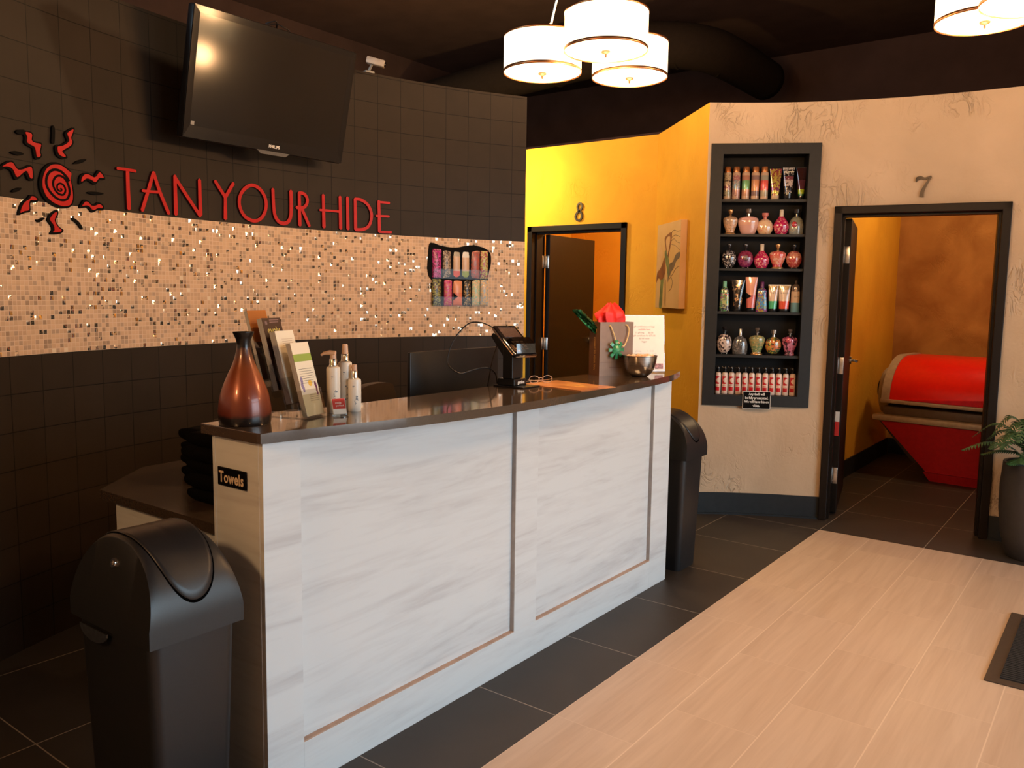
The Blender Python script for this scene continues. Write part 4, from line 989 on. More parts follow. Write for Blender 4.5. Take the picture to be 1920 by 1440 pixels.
mGP = M('gold_print', (.62, .36, .10), .35, metal=.3)
text('COMMIT TO YOUR TAN', .0165, mGP, gb, face_mtx((-.043, -.0012, .108), (0, 0, -1), (1, 0, 0)), depth=.0002, sx=.90, bold=.0002)
bm = bmesh.new()
tube(bm, [Vector((-.045 + .016 * math.cos(a), -.0012, .222 + .018 * math.sin(a))) for a in [2 * PI * k / 24 for k in range(24)]], .0010, 5, closed=True)
tube(bm, [Vector((-.045 + .007 * math.cos(a) * (1 - k / 26), -.0012, .222 + .010 * math.sin(a))) for k, a in enumerate([.5 * k for k in range(20)])], .0008, 5)
finish(bm, 'emblem', mGP, gb, True, label='gold ring emblem')
text('DESIGNER', .0105, mGP, gb, face_mtx((.0018, .122, .098), (0, 1, 0)), depth=.0002); text('SKIN', .0095, mGP, gb, face_mtx((.0018, .112, .084), (0, 1, 0)), depth=.0002)
bm = bmesh.new()
tube(bm, spline([(.001, .055, .243), (.007, .058, .243), (.010, .075, .205), (.012, .088, .172), (.014, .105, .160), (.013, .128, .146), (.012, .140, .150), (.011, .158, .185), (.010, .166, .225), (.008, .155, .247), (.002, .150, .247)], 6), .0030, 8)
tube(bm, spline([(.001, .055, .243), (.007, .058, .243)], 2), .0035, 8)
finish(bm, 'rope_handle', M('cream_rope', (.75, .55, .26), .7, bump=.3, bscale=300), gb, True, label='cream rope handle')
mBOW = M('bow_ribbon', (.03, .28, .13), .22, coat=.5, vary=.15)
bow = thing('gift_bow', 'shiny green ribbon bow stuck on the front of the gift bag', 'bow'); bow.matrix_world = Matrix.Translation(gb.location) @ Matrix.Rotation(math.radians(-24), 4, 'Z') @ Matrix.Translation((.0018, .088, .128))
for k in range(13):
    a = 2 * PI * k / 8 + (.35 if k >= 8 else 0); R_ = .047 if k < 8 else .028; lift = .006 if k < 8 else .018
    bm = bmesh.new(); w_ = .010
    prev = None
    for j in range(11):
        t_ = j / 10; rr = R_ * math.sin(PI * t_ * .93 + .03) * 1.0; xx = lift + .020 * math.sin(PI * t_) * (1 if j < 6 else 1.0) - (.0 if j < 6 else .014 * (t_ - .5)); rad = R_ * (1 - abs(2 * t_ - 1) ** 1.6)
        xx = .002 + (lift + .010) * (1 - t_) + .004
        d_ = Vector((0, math.cos(a), math.sin(a))); e_ = Vector((0, -math.sin(a), math.cos(a)))
        w2 = w_ * (1.0 - .5 * abs(2 * t_ - 1))
        cpt = d_ * rad + Vector((xx, 0, 0))
        v = [bm.verts.new(cpt - e_ * w2), bm.verts.new(cpt + e_ * w2)]
        if prev: bm.faces.new((prev[0], prev[1], v[1], v[0]))
        prev = v
    finish(bm, 'loop', mBOW, bow, True)
def crumple(name, mat, cen, ax, n, seed, label, cat, rot=0):
    rnd = random.Random(seed); bm = bmesh.new(); rings = []
    for i in range(n):
        u = i / (n - 1); ring = []
        for k in range(26):
            a = 2 * PI * k / 26; fold = 1 + .20 * math.sin(a * 5 + seed + u * 2) + .13 * math.sin(a * 9 + u * 5) + .05 * (rnd.random() - .5)
            pr = ax[3](u)
            ring.append(bm.verts.new((cen[0] + ax[0] * pr * fold * math.cos(a) + ax[4] * u, cen[1] + ax[1] * pr * fold * math.sin(a) + ax[5] * u, cen[2] + ax[2] * u + .010 * math.sin(a * 3 + seed) * (u - .2))))
        rings.append(ring)
    for a, b_ in zip(rings, rings[1:]):
        for k in range(26): bm.faces.new((a[k], a[(k + 1) % 26], b_[(k + 1) % 26], b_[k]))
    bm.faces.new(rings[0][::-1]); bm.faces.new(rings[-1])
    o = finish(bm, name, mat, None, 'auto'); o.matrix_world = Matrix.Translation(gb.location) @ Matrix.Rotation(math.radians(-24), 4, 'Z')
    tag(o, label, cat); return o
crumple('tissue_paper', M('red_tissue', (.80, .018, .012), .5, vary=.1), (-.045, .105, .195), (.040, .078, .155, lambda u: .55 + .45 * math.sin(min(1, u * 1.25) * PI * .5) - (0 if u < .72 else (u - .72) * 2.6), -.005, -.01), 12, 3, 'crumpled red tissue paper sticking out of the gift bag', 'tissue paper')
crumple('foil_sprig', M('green_foil', (.008, .11, .040), .12, metal=.7, scale=60, col2=(.002, .03, .012), bump=.6, bscale=70), (-.045, .03, .205), (.030, .034, .110, lambda u: .95 - .25 * u, -.05, -.10), 12, 8, 'crinkled dark green foil leaning out of the left of the gift bag', 'foil')

# steel bowl with wrapped sweets
bw = thing('bowl', 'brushed steel mixing bowl in front of the gift bag', 'bowl', (-1.938, 3.618, TT))
bm = bmesh.new(); R_ = .0835
pr = [(0, 0), (.036, 0), (.040, .002), (.058, .017), (.070, .037), (.078, .060), (.081, .080), (.0835, .100), (.0865, .1025), (.0865, .104), (.0825, .103), (.079, .080), (.074, .055), (.062, .030), (.04, .008), (0, .006)]
lathe(bm, pr, 56); finish(bm, 'shell', M('brushed_bowl', (.52, .49, .45), .22, metal=1, scale=3, stretch=(1, 1, 90), vary=.1), bw, 'auto')
bm = bmesh.new(); rnd = random.Random(4)
mSW = M('sweet_wrap', (.85, .70, .52), .35, col2=(.75, .35, .15), scale=60)
for k in range(17):
    a = k * 2.4; r_ = .062 * math.sqrt((k + .5) / 17); x_, y_ = r_ * math.cos(a), r_ * math.sin(a)
    bm = bmesh.new(); lathe(bm, [(0, -.009), (.007, -.006), (.0085, 0), (.007, .006), (0, .009)], 10, sx=1, sy=1.5, mtx=Matrix.Translation((x_, y_, 0)) @ Matrix.Rotation(rnd.random() * 3, 4, 'Z'))
    o = finish(bm, 'wrapped_sweet', mSW, smooth=True, loc=(bw.location.x, bw.location.y, TT + .098 + .004 * rnd.random() - .0 * r_)); tag(o, 'pale wrapped sweet heaped in the steel bowl', 'sweet', 'sweets in the steel bowl')
bm = bmesh.new(); lathe(bm, [(0, .07), (.070, .07), (.076, .088), (.03, .093), (0, .093)], 32); o = finish(bm, 'wrapped_sweets', mSW, smooth=True, loc=(bw.location.x, bw.location.y, TT)); o['kind'] = 'stuff'; tag(o, 'bed of pale wrapped sweets filling the steel bowl', 'sweets')

# price sheet in an upright acrylic stand
ss_ = thing('price_sheet', 'white price sheet in a slanted clear stand behind the bowl', 'sign', (-2.045, 3.858, TT), math.radians(-42))
mt = Matrix.Translation((.022, 0, .004)) @ Matrix.Rotation(-math.radians(7), 4, 'Y')
bm = bmesh.new(); box(bm, -.002, .002, -.112, .112, 0, .292, .0005, mtx=mt); box(bm, -.06, .022, -.112, .112, -.0005 , .0015, 0); finish(bm, 'stand', mCLEAR, ss_)
bm = bmesh.new(); box(bm, .0022, .0032, -.108, .108, .003, .289, 0, mtx=mt); finish(bm, 'sheet', M('sheet_paper', (.88, .84, .80), .45, vary=.01), ss_)
mGI = M('grey_ink', (.30, .24, .22), .6); mRI = M('red_ink', (.55, .12, .10), .6); mBI = M('blue_ink', (.55, .62, .62), .6)
for j, (s, mm, yy) in enumerate((('gift certificates and bags', mGI, .232), ('available here', mRI, .217), ("5'' gift bag       $5.00", mGI, .200), ('gift certificate for $75.00', mGI, .185), ('$ 100 value', mGI, .170), ('bigger', mGI, .154), ('gift bag          $ 10.00', mBI, .105), ('gift certificate for $ 125.00', mBI, .091), ('value', mBI, .075), ('bigger', mBI, .060))):
    text(s, .0125, mm, ss_, mt @ face_mtx((.0034, 0, yy), (0, 1, 0)), depth=.0001, sx=.95)
bm = bmesh.new(); box(bm, .0033, .0036, .055, .100, .012, .040, 0, mtx=mt); finish(bm, 'printed_picture', M('sheet_stamp', (.45, .22, .24), .5, scale=90, vary=.3), ss_)
# ------------------------------------------------------------------ wall letters
def wall_strip_poly(bm, pts, off0, off1):
    """closed polygon in (s,z) laid on the tiled wall between two stand-offs"""
    a = [bm.verts.new(WL(s, z, off0)) for s, z in pts]; b = [bm.verts.new(WL(s, z, off1)) for s, z in pts]
    n = len(pts)
    for i in range(n): bm.faces.new((a[i], a[(i + 1) % n], b[(i + 1) % n], b[i]))
    for i, j, k in tess(pts): bm.faces.new((b[i], b[j], b[k])); bm.faces.new((a[k], a[j], a[i]))

def stroke_poly(pts, w0, w1=None, round_end=True):
    """outline of a stroke with width w (list of Vectors 2D)"""
    w1 = w1 or w0; n = len(pts); L = []; R = []
    for i, p in enumerate(pts):
        t = (pts[min(i + 1, n - 1)] - pts[max(i - 1, 0)]).normalized(); nn = Vector((-t.y, t.x)); w = w0 + (w1 - w0) * i / (n - 1)
        L.append(p + nn * w / 2); R.append(p - nn * w / 2)
    t0 = (pts[1] - pts[0]).normalized(); t1 = (pts[-1] - pts[-2]).normalized()
    return [tuple(v) for v in L] + [tuple(pts[-1] + t1 * w1 * .35)] + [tuple(v) for v in R[::-1]] + [tuple(pts[0] - t0 * w0 * .35)]

order = [('T', 'T', 'first letter of the sign TAN YOUR HIDE', 'T'), ('A', 'A', 'in the word TAN', 'A'), ('N', 'N', 'ending the word TAN', 'N'), ('Y', 'Y', 'starting the word YOUR', 'Y'), ('O', 'O', 'in the word YOUR', 'O'),
         ('U', 'U', 'in the word YOUR', 'U'), ('R', 'R', 'ending the word YOUR', 'R'), ('H', 'H', 'starting the word HIDE', 'H'), ('I', 'I', 'in the word HIDE', 'I'), ('D', 'D', 'in the word HIDE', 'D'), ('E', 'E', 'last letter of the wall sign', 'E')]
mSIDE = M('letter_edge', (.045, .003, .003), .5)
for key, ch, how, _ in order:
    allp = [p for _, l in LETTERS[key] for p in l]
    sc_ = sum(p[0] for p in allp) / len(allp)
    root = thing('sign_letter', 'red raised letter %s %s' % (ch, how), 'letter', WL(sc_, 1.86, 0), 0, 'red letters of the wall sign')
    inv = Matrix.Translation(-Vector(root.location))
    bm = bmesh.new(); bs = bmesh.new()
    for typ, l in LETTERS[key]:
        w = {'v': .0215, 'd': .0185, 'h': .0135, 'o': .0185}[typ]
        v2 = [Vector((a, b, 0)) for a, b in l]
        if typ == 'o': v2 = spline(v2[:-1], 6, True); v2.append(v2[0]); 
        elif len(v2) > 2: v2 = spline(v2, 6)
        v2 = [Vector((p.x, p.y)) for p in v2]
        ww = w * .95 if typ != 'v' else w * .86
        if typ == 'o':
            n = len(v2) - 1
            for bmx, o0, o1, wx in ((bm, .0125, .014, w), (bs, .0, .0125, w * 1.0)):
                rr = []
                for i in range(n):
                    t = (v2[(i + 1) % n] - v2[i - 1]).normalized(); nn = Vector((-t.y, t.x))
                    rr.append([bmx.verts.new(WL(q.x, q.y, o)) for q, o in ((v2[i] + nn * wx / 2, o1), (v2[i] - nn * wx / 2, o1), (v2[i] - nn * wx / 2, o0), (v2[i] + nn * wx / 2, o0))])
                for i in range(n):
                    a, b = rr[i], rr[(i + 1) % n]
                    for k in range(4): bmx.faces.new((a[k], a[(k + 1) % 4], b[(k + 1) % 4], b[k]))
        else:
            pts = stroke_poly(v2, ww, w)
            wall_strip_poly(bm, pts, .0125, .014 + .0002 * (typ == 'h')); wall_strip_poly(bs, pts, 0, .0125)
    for b_, nm, mt_ in ((bm, 'face', mRED), (bs, 'edge', mSIDE)):
        bmesh.ops.transform(b_, matrix=inv, verts=b_.verts[:]); finish(b_, nm, mt_, root)

# sun emblem: disc with spiral, seven wavy rays and the black flecks between
def root_at(name, label, cat, pts, group=None):
    s = sum(p[0] for p in pts) / len(pts); z = sum(p[1] for p in pts) / len(pts)
    r = thing(name, label, cat, WL(s, z, 0), 0, group); return r, Matrix.Translation(-Vector(r.location))
def sp2(pts, n=5, closed=True): return [(p.x, p.y) for p in spline([(a, b, 0) for a, b in pts], n, closed)]
r, inv = root_at('sun_disc', 'red sun disc with a black spiral at the centre of the wall emblem', 'wall emblem', SUN['disc'])
bm = bmesh.new(); wall_strip_poly(bm, sp2(SUN['disc']), 0, .010); bmesh.ops.transform(bm, matrix=inv, verts=bm.verts[:]); finish(bm, 'backing', mSIGNK, r)
bm = bmesh.new(); wall_strip_poly(bm, sp2(SUN['red']), .0101, .0125); bmesh.ops.transform(bm, matrix=inv, verts=bm.verts[:]); finish(bm, 'red_face', mRED, r)
bm = bmesh.new(); v2 = [Vector((p.x, p.y)) for p in spline([(a, b, 0) for a, b in SUN['spiral']], 5)]
prev = None
for i, p in enumerate(v2):
    t = (v2[min(i + 1, len(v2) - 1)] - v2[max(i - 1, 0)]).normalized(); nn = Vector((-t.y, t.x)) * (.0034 + .0022 * i / len(v2))
    v = [bm.verts.new(WL((p + nn).x, (p + nn).y, .0150)), bm.verts.new(WL((p - nn).x, (p - nn).y, .0150)), bm.verts.new(WL((p - nn).x, (p - nn).y, .0125)), bm.verts.new(WL((p + nn).x, (p + nn).y, .0125))]
    if prev:
        for k in range(4): bm.faces.new((prev[k], prev[(k + 1) % 4], v[(k + 1) % 4], v[k]))
    prev = v
bmesh.ops.transform(bm, matrix=inv, verts=bm.verts[:]); finish(bm, 'spiral', mSIGNK, r, label='black spiral line')
rl = ['upper left of the sun disc', 'upper right of the sun disc', 'left of the sun disc', 'right of the sun disc', 'lower left of the sun disc, on the mosaic edge', 'straight below the sun disc on the mosaic', 'lower right of the sun disc, next to letter T']
for (bk, rd), nm in zip(SUN['rays'], rl):
    r, inv = root_at('sun_ray', 'wavy red ray with black outline, ' + nm, 'wall emblem', bk, 'rays of the wall sun emblem')
    bm = bmesh.new(); wall_strip_poly(bm, sp2(bk, 3), 0, .010); bmesh.ops.transform(bm, matrix=inv, verts=bm.verts[:]); finish(bm, 'backing', mSIGNK, r)
    bm = bmesh.new(); wall_strip_poly(bm, sp2(rd, 3), .0101, .0125); bmesh.ops.transform(bm, matrix=inv, verts=bm.verts[:]); finish(bm, 'red_face', mRED, r)
dl = ['between the left and upper left rays', 'at the very tip of the upper left ray', 'upright above the sun disc', 'right of the upper right ray', 'between the left and lower left rays', 'between the two right-hand rays', 'left of the bottom ray', 'slanting right of the bottom ray', 'at the tip of the left ray, cut by the photo edge']
for d_, nm in zip(SUN['dash'], dl):
    bm = bmesh.new(); r, inv = root_at('sun_fleck', 'x', 'wall emblem', d_)
    loc = Vector(r.location); bpy.data.objects.remove(r)
    wall_strip_poly(bm, sp2(d_, 3), 0, .010); bmesh.ops.transform(bm, matrix=inv, verts=bm.verts[:]); o = finish(bm, 'sun_fleck', mSIGNK, loc=loc)
    tag(o, 'small glossy black fleck ' + nm, 'wall emblem', 'black flecks of the wall sun emblem')

# ------------------------------------------------------------------ television
tv = thing('television', 'large black flat television tilted down high on the tiled wall', 'television')
yaw, tilt = math.radians(-1.04), math.radians(13.1)
nrm = Vector((math.cos(yaw) * math.cos(tilt), math.sin(yaw) * math.cos(tilt), -math.sin(tilt))); rt = Vector((-math.sin(yaw), math.cos(yaw), 0)); up = nrm.cross(rt)
m4 = Matrix.Identity(4); cen = Vector((-3.567, 2.725, 2.50))
for i in range(3): m4[i][0] = nrm[i]; m4[i][1] = rt[i]; m4[i][2] = up[i]; m4[i][3] = cen[i]
tv.matrix_world = m4
W_, H_ = .962, .596
bm = bmesh.new()
box(bm, -.05, 0, -W_ / 2, W_ / 2, -H_ / 2, H_ / 2, .012)
box(bm, -.085, -.045, -W_ / 2 + .10, W_ / 2 - .10, -H_ / 2 + .07, H_ / 2 - .08, .015)
finish(bm, 'cabinet', mPLAS, tv, 'auto')
bm = bmesh.new()
bt, bb_, bs_ = .034, .062, .036
outer = [(-W_ / 2 + .004, -H_ / 2 + .006), (W_ / 2 - .004, -H_ / 2 + .006), (W_ / 2 - .004, H_ / 2 - .004), (-W_ / 2 + .004, H_ / 2 - .004)]
inner = [(-W_ / 2 + bs_, -H_ / 2 + bb_), (W_ / 2 - bs_, -H_ / 2 + bb_), (W_ / 2 - bs_, H_ / 2 - bt), (-W_ / 2 + bs_, H_ / 2 - bt)]
A_ = [bm.verts.new((.004, y, z)) for y, z in outer]; B_ = [bm.verts.new((.0015, y, z)) for y, z in inner]; C_ = [bm.verts.new((-.002, y, z)) for y, z in outer]
for i in range(4):
    bm.faces.new((A_[i], A_[(i + 1) % 4], B_[(i + 1) % 4], B_[i])); bm.faces.new((C_[i], C_[(i + 1) % 4], A_[(i + 1) % 4], A_[i]))
finish(bm, 'bezel', mBEZEL, tv)
bm = bmesh.new(); box(bm, .0, .0012, inner[0][0], inner[1][0], inner[0][1], inner[2][1], 0); finish(bm, 'screen', mSCREEN, tv)
bm = bmesh.new(); pts = [(-.10, 0), (.10, 0), (.075, -.018), (-.075, -.018)]; prism(bm, pts, -.004, .004, fn=lambda y, z, x: Vector((x, y + .03, z - H_ / 2 + .006))); finish(bm, 'sensor_lip', M('tv_grey', (.12, .115, .11), .3), tv, label='grey sensor lip')
text('PHILIPS', .021, M('tv_logo', (.75, .73, .70), .3), tv, face_mtx((.0040, .03, -H_ / 2 + .030), (0, 1, 0)), depth=.0003, bold=.0006)
bm = bmesh.new(); box(bm, .0014, .0018, -W_ / 2 + .040, -W_ / 2 + .058, -H_ / 2 + .066, -H_ / 2 + .084); finish(bm, 'energy_sticker', M('tv_sticker', (.25, .24, .22), .5), tv)
bm = bmesh.new(); box(bm, -.16, -.085, -.15, .15, -.12, .12, .004); box(bm, -.27, -.15, -.03, .03, -.03, .03, .004); box(bm, -.285, -.24, -.10, .10, -.14, .06, .004); finish(bm, 'wall_bracket', mPLAS, tv)
bm = bmesh.new(); tube(bm, spline([(-.05, -.06, H_ / 2 + .004), (-.02, -.03, H_ / 2 + .018), (.0, .01, H_ / 2 + .012), (-.01, .05, H_ / 2 + .003)], 6), .003, 6); tube(bm, spline([(-.05, .0, H_ / 2 + .004), (-.02, -.03, H_ / 2 + .03), (-.06, -.06, H_ / 2 + .01)], 6), .003, 6); finish(bm, 'cable', mPLAS, tv, True)

# security camera on top of the wall
s_ = .83; p_ = WL(s_, 2.80, 0)
sc = thing('security_camera', 'small pale grey security camera on the wall top beside the television', 'camera', (p_.x, p_.y, 2.80), math.atan2(WLn(s_).y, WLn(s_).x))
bm = bmesh.new(); box(bm, -.06, .0, -.03, .03, 0, .012, .003); cyl(bm, (-.02, 0, .01), (.02, 0, .045), .008, 10); finish(bm, 'mount', mGREYP, sc, 'auto')
bm = bmesh.new(); mt = Matrix.Translation((.03, .02, .058)) @ Matrix.Rotation(math.radians(52), 4, 'Z') @ Matrix.Rotation(math.radians(14), 4, 'Y'); box(bm, -.055, .055, -.024, .024, -.02, .02, .008, mtx=mt); finish(bm, 'housing', M('camera_shell', (.42, .36, .30), .35), sc, 'auto')
bm = bmesh.new(); cyl(bm, mt @ Vector((.052, 0, 0)), mt @ Vector((.060, 0, 0)), .016, 18); finish(bm, 'lens', mGLOSS, sc, 'auto')

# ------------------------------------------------------------------ sachet rack on the mosaic
rk = thing('sachet_rack', 'black wavy wall board with clear pockets for lotion sachets', 'display rack', WL(1.44, 1.6, 0))
inv = Matrix.Translation(-Vector(rk.location))
wob = [(1.223, 1.665), (1.228, 1.74), (1.236, 1.812), (1.262, 1.820), (1.31, 1.806), (1.38, 1.798), (1.44, 1.800), (1.50, 1.812), (1.56, 1.816), (1.63, 1.800), (1.672, 1.765), (1.676, 1.70), (1.662, 1.64), (1.655, 1.56), (1.64, 1.48), (1.60, 1.43), (1.45, 1.425), (1.28, 1.43), (1.262, 1.50), (1.255, 1.58), (1.232, 1.61)]
bm = bmesh.new(); wall_strip_poly(bm, sp2(wob, 4), .002, .012); bmesh.ops.transform(bm, matrix=inv, verts=bm.verts[:]); finish(bm, 'board', mSIGNK, rk)
bm = bmesh.new()
for z0 in (1.597, 1.420):
    wall_strip_poly(bm, [(1.25, z0), (1.663, z0), (1.663, z0 + .06), (1.25, z0 + .06)], .036, .038)
    wall_strip_poly(bm, [(1.25, z0 - .002), (1.663, z0 - .002), (1.663, z0), (1.25, z0)], .0125, .038)
bmesh.ops.transform(bm, matrix=inv, verts=bm.verts[:]); finish(bm, 'pocket_tray', mCLEARP, rk, label='clear acrylic pocket')
K = lambda *c: tuple(c)
sach = [
 (1.253, 1.317, 1.600, 1.782, 'magenta glitter', [(0, (.35, .01, .12))], [(.6, .05, .3), (.10, .0, .03), (.45, .02, .2)]),
 (1.325, 1.387, 1.600, 1.780, 'brown and black floral', [(0, (.03, .04, .02)), (.3, (.30, .20, .14)), (.6, (.16, .07, .06))], [(.4, .3, .2), (.05, .04, .03)]),
 (1.398, 1.453, 1.600, 1.780, 'cream and orange-red', [(0, (.75, .08, .02)), (.26, (.62, .42, .28)), (.78, (.40, .36, .28))], None),
 (1.461, 1.518, 1.600, 1.781, 'white and lime green', [(0, (.30, .38, .03)), (.26, (.62, .42, .28)), (.74, (.75, .72, .66))], None),
 (1.527, 1.593, 1.600, 1.782, 'coral red', [(0, (.42, .06, .05))], [(.35, .10, .08), (.45, .08, .05), (.20, .12, .10)]),
 (1.597, 1.652, 1.600, 1.782, 'gold, pink and purple', [(0, (.06, .015, .05)), (.3, (.40, .30, .10)), (.72, (.40, .08, .05))], [(.5, .5, .15), (.35, .05, .08)]),
 (1.253, 1.317, 1.424, 1.592, 'black, red and yellow', [(0, (.03, .03, .01)), (.2, (.05, .06, .03)), (.6, (.25, .05, .02)), (.72, (.05, .06, .05))], [(.30, .30, .08), (.03, .02, .02)]),
 (1.337, 1.395, 1.424, 1.592, 'hot pink and gold', [(0, (.50, .02, .14))], [(.55, .22, .12), (.60, .08, .25), (.50, .02, .12)]),
 (1.400, 1.470, 1.424, 1.592, 'salmon with a black notch', [(0, (.68, .18, .09)), (.5, (.72, .28, .13))], None),
 (1.476, 1.530, 1.424, 1.592, 'black and gold', [(0, (.015, .012, .01))], [(.45, .30, .12), (.01, .01, .01), (.02, .015, .01)]),
 (1.537, 1.596, 1.424, 1.592, 'mint green and tan', [(0, (.62, .42, .24)), (.3, (.28, .45, .28)), (.7, (.62, .40, .22))], [(.7, .5, .3), (.3, .5, .35)]),
 (1.599, 1.658, 1.424, 1.592, 'pale blue and gold', [(0, (.60, .38, .20)), (.3, (.36, .36, .32)), (.65, (.60, .40, .26))], [(.7, .45, .2), (.35, .4, .42)])]
for i, (s0, s1, z0, z1, nm, stops, pat) in enumerate(sach):
    sm_ = (s0 + s1) / 2; h = z1 - z0; w = s1 - s0
    t = thing('lotion_sachet', '%s lotion sachet in the %s row of the wall rack' % (nm, 'upper' if i < 6 else 'lower'), 'sachet', WL(sm_, z0, .016), math.atan2(WLn(sm_).y, WLn(sm_).x), 'lotion sachets in the wall rack')
    bm = bmesh.new(); nx, nz = 8, 14; G = []
    for k in range(nz + 1):
        row = []
        for j in range(nx + 1):
            u, v = j / nx, k / nz; th = .0115 * (math.sin(PI * u) ** .6) * (math.sin(PI * min(1, max(0, (v - .04) / .92))) ** .5)
            row.append(bm.verts.new((th + .0006 * math.sin(v * 40 + u * 9), (u - .5) * w, v * h)))
        G.append(row)
    for k in range(nz):
        for j in range(nx): bm.faces.new((G[k][j], G[k][j + 1], G[k + 1][j + 1], G[k + 1][j]))
    r0 = [bm.verts.new((-.002, (j / nx - .5) * w, z)) for z in (0, h) for j in (0, nx)]
    bm.faces.new((r0[0], r0[2], r0[3], r0[1]))
    bm.faces.new([G[0][j] for j in range(nx + 1)] + [r0[1], r0[0]]); bm.faces.new([G[nz][j] for j in range(nx + 1)][::-1] + [r0[2], r0[3]])
    bm.faces.new([G[k][0] for k in range(nz + 1)][::-1] + [r0[0], r0[2]]); bm.faces.new([G[k][nx] for k in range(nz + 1)] + [r0[3], r0[1]])
    finish(bm, 'packet', M_bands('sachet_print', stops, h, rough=.38, coat=.15, pat=pat, patamt=.7, scale=130), t, True)
    if i == 8:
        bm = bmesh.new(); prism(bm, [(-w / 2, .035), (-w / 2 + .032, .058), (-w / 2, .082)], .0112, .0125, fn=lambda y, z, x: Vector((x, y, z))); finish(bm, 'printed_notch', mSIGNK, t)

# ------------------------------------------------------------------ display niche
P0 = Vector((-2.371, 5.336, 0)); UD = Vector((.866, .5, 0)); ND = Vector((.5, -.866, 0))
nz_rot = math.atan2(UD.y, UD.x)
ds = thing('display_shelf', 'tall black framed shelf unit recessed in the plaster wall', 'shelf unit', P0, nz_rot)
# local: x along, -y toward the room
FW, z0, z1 = .708, .765, 2.518
bm = bmesh.new()
for a in ((0, .080, z0, z1), (.632, FW, z0, z1), (.08, .632, 2.448, z1), (.08, .632, z0, .838)): box(bm, a[0], a[1], -.026, -.004, a[2], a[3], .001)
finish(bm, 'face_frame', M('shelf_black', (.013, .0135, .0135), .45, spec=.3), ds)
mIN = M('shelf_inner_black', (.006, .006, .006), .6, spec=.15)
bm = bmesh.new(); box(bm, .078, .634, .128, .138, .80, 2.46); finish(bm, 'back_panel', mIN, ds)
for x0, x1 in ((.066, .0795), (.6325, .646)):
    bm = bmesh.new(); box(bm, x0, x1, -.004, .128, .80, 2.46); finish(bm, 'side_panel', mIN, ds)
bm = bmesh.new(); box(bm, .0796, .6324, -.004, .128, 2.4485, 2.46); finish(bm, 'top_panel', mIN, ds)
SH = [2.157, 1.927, 1.699, 1.407, 1.113, .838]
for z in SH:
    bm = bmesh.new(); box(bm, .0797, .6323, -.0035 if z > .84 else -.003, .1278, z - .018, z, .0008); finish(bm, 'shelf', M('shelf_edge_black', (.014, .0145, .0145), .45, spec=.3), ds)
th_ = thing('warning_sign', 'small black sign with white lettering about theft, fixed below the red and white bottles', 'sign', P0 + UD * .364 + Vector((0, 0, .808)) + ND * .0265, nz_rot)
bm = bmesh.new(); box(bm, -.093, .093, -.0035, 0, -.061, .061, .004); finish(bm, 'plate', mWHITE, th_, label='white edged plate')
bm = bmesh.new(); box(bm, -.089, .089, -.0042, -.0034, -.057, .057, .003); finish(bm, 'panel', mSIGNK, th_)
for j, s in enumerate(('Any theft will', 'be fully prosecuted.', 'We will have this on', 'video.')):
    text(s, .0235, mWHITE, th_, face_mtx((0, -.0044, .041 - j * .0262), (1, 0, 0)), depth=.0002, bold=.0006, sx=.82)

def nloc(u, z, back=.055): return P0 + UD * u - ND * back + Vector((0, 0, z))
mCAPS = dict(copper=M('cap_copper', (.55, .20, .06), .25, metal=.7), black=M('cap_black', (.008, .008, .009), .15, coat=.5), white=M('cap_cream', (.72, .58, .42), .4), mint=M('cap_mint', (.20, .55, .36), .4), purple=M('cap_purple', (.13, .02, .11), .35),
             clear=M('cap_crystal', (.30, .24, .20), .08, metal=.6, coat=.8), gold=M('cap_gold', (.60, .33, .14), .22, metal=.7), silver=M('cap_silver', (.55, .52, .48), .22, metal=.9), pink=M('cap_coral', (.62, .18, .14), .3), smoke=M('cap_smoke', (.02, .018, .02), .1, coat=.6))
GRP = 'lotions in the recessed display shelf'
def product(name, label, u, zi, back=.055, rot=0):
    return thing(name, label, name.split('_')[-1], nloc(u, SH[zi] + .0004, back), nz_rot + rot, GRP)

PEACH = (.62, .40, .26)
# row 1: five spray cans and three tubes
cans = [('tan and black lettered', [(0, PEACH), (.12, (.30, .30, .20)), (.35, (.22, .07, .09)), (.5, (.40, .28, .2)), (.66, (.06, .04, .03)), (.70, (.45, .35, .22)), (.9, (.55, .42, .28))], [(.6, .45, .3), (.1, .05, .05), (.5, .4, .25)]),
        ('peach and blue-grey', [(0, PEACH), (.14, (.48, .25, .20)), (.38, (.22, .30, .30)), (.7, (.42, .16, .15)), (.88, PEACH)], [(.6, .4, .28), (.35, .14, .14)]),
        ('peach and green', [(0, PEACH), (.14, (.50, .26, .16)), (.38, (.17, .36, .14)), (.7, (.45, .20, .13)), (.88, PEACH)], None),
        ('orange and brown striped', [(0, PEACH), (.14, (.22, .13, .12)), (.32, (.62, .27, .12)), (.72, (.28, .17, .15)), (.88, PEACH)], None),
        ('peach and coral red', [(0, PEACH), (.12, (.40, .34, .24)), (.34, (.70, .10, .08)), (.70, (.36, .32, .24)), (.88, PEACH)], None)]
for (nm, st, pat), u in zip(cans, (.121, .180, .243, .305, .3645)):
    t = product('spray_can', 'copper-capped %s spray can on the top shelf' % nm, u, 0)
    h = .182; bm = bmesh.new(); lathe(bm, [(0, 0), (.0245, 0), (.026, .003), (.026, h - .006), (.0225, h), (0, h)], 28)
    finish(bm, 'body', M_bands('can_print', st, h, rough=.25, metal=.15, pat=pat, patamt=.3, scale=110, coat=.6), t, 'auto')
    bm = bmesh.new(); lathe(bm, [(0, h), (.0215, h), (.0215, h + .033), (.020, h + .037), (0, h + .037)], 28); finish(bm, 'cap', mCAPS['copper'], t, 'auto', label='copper cap')

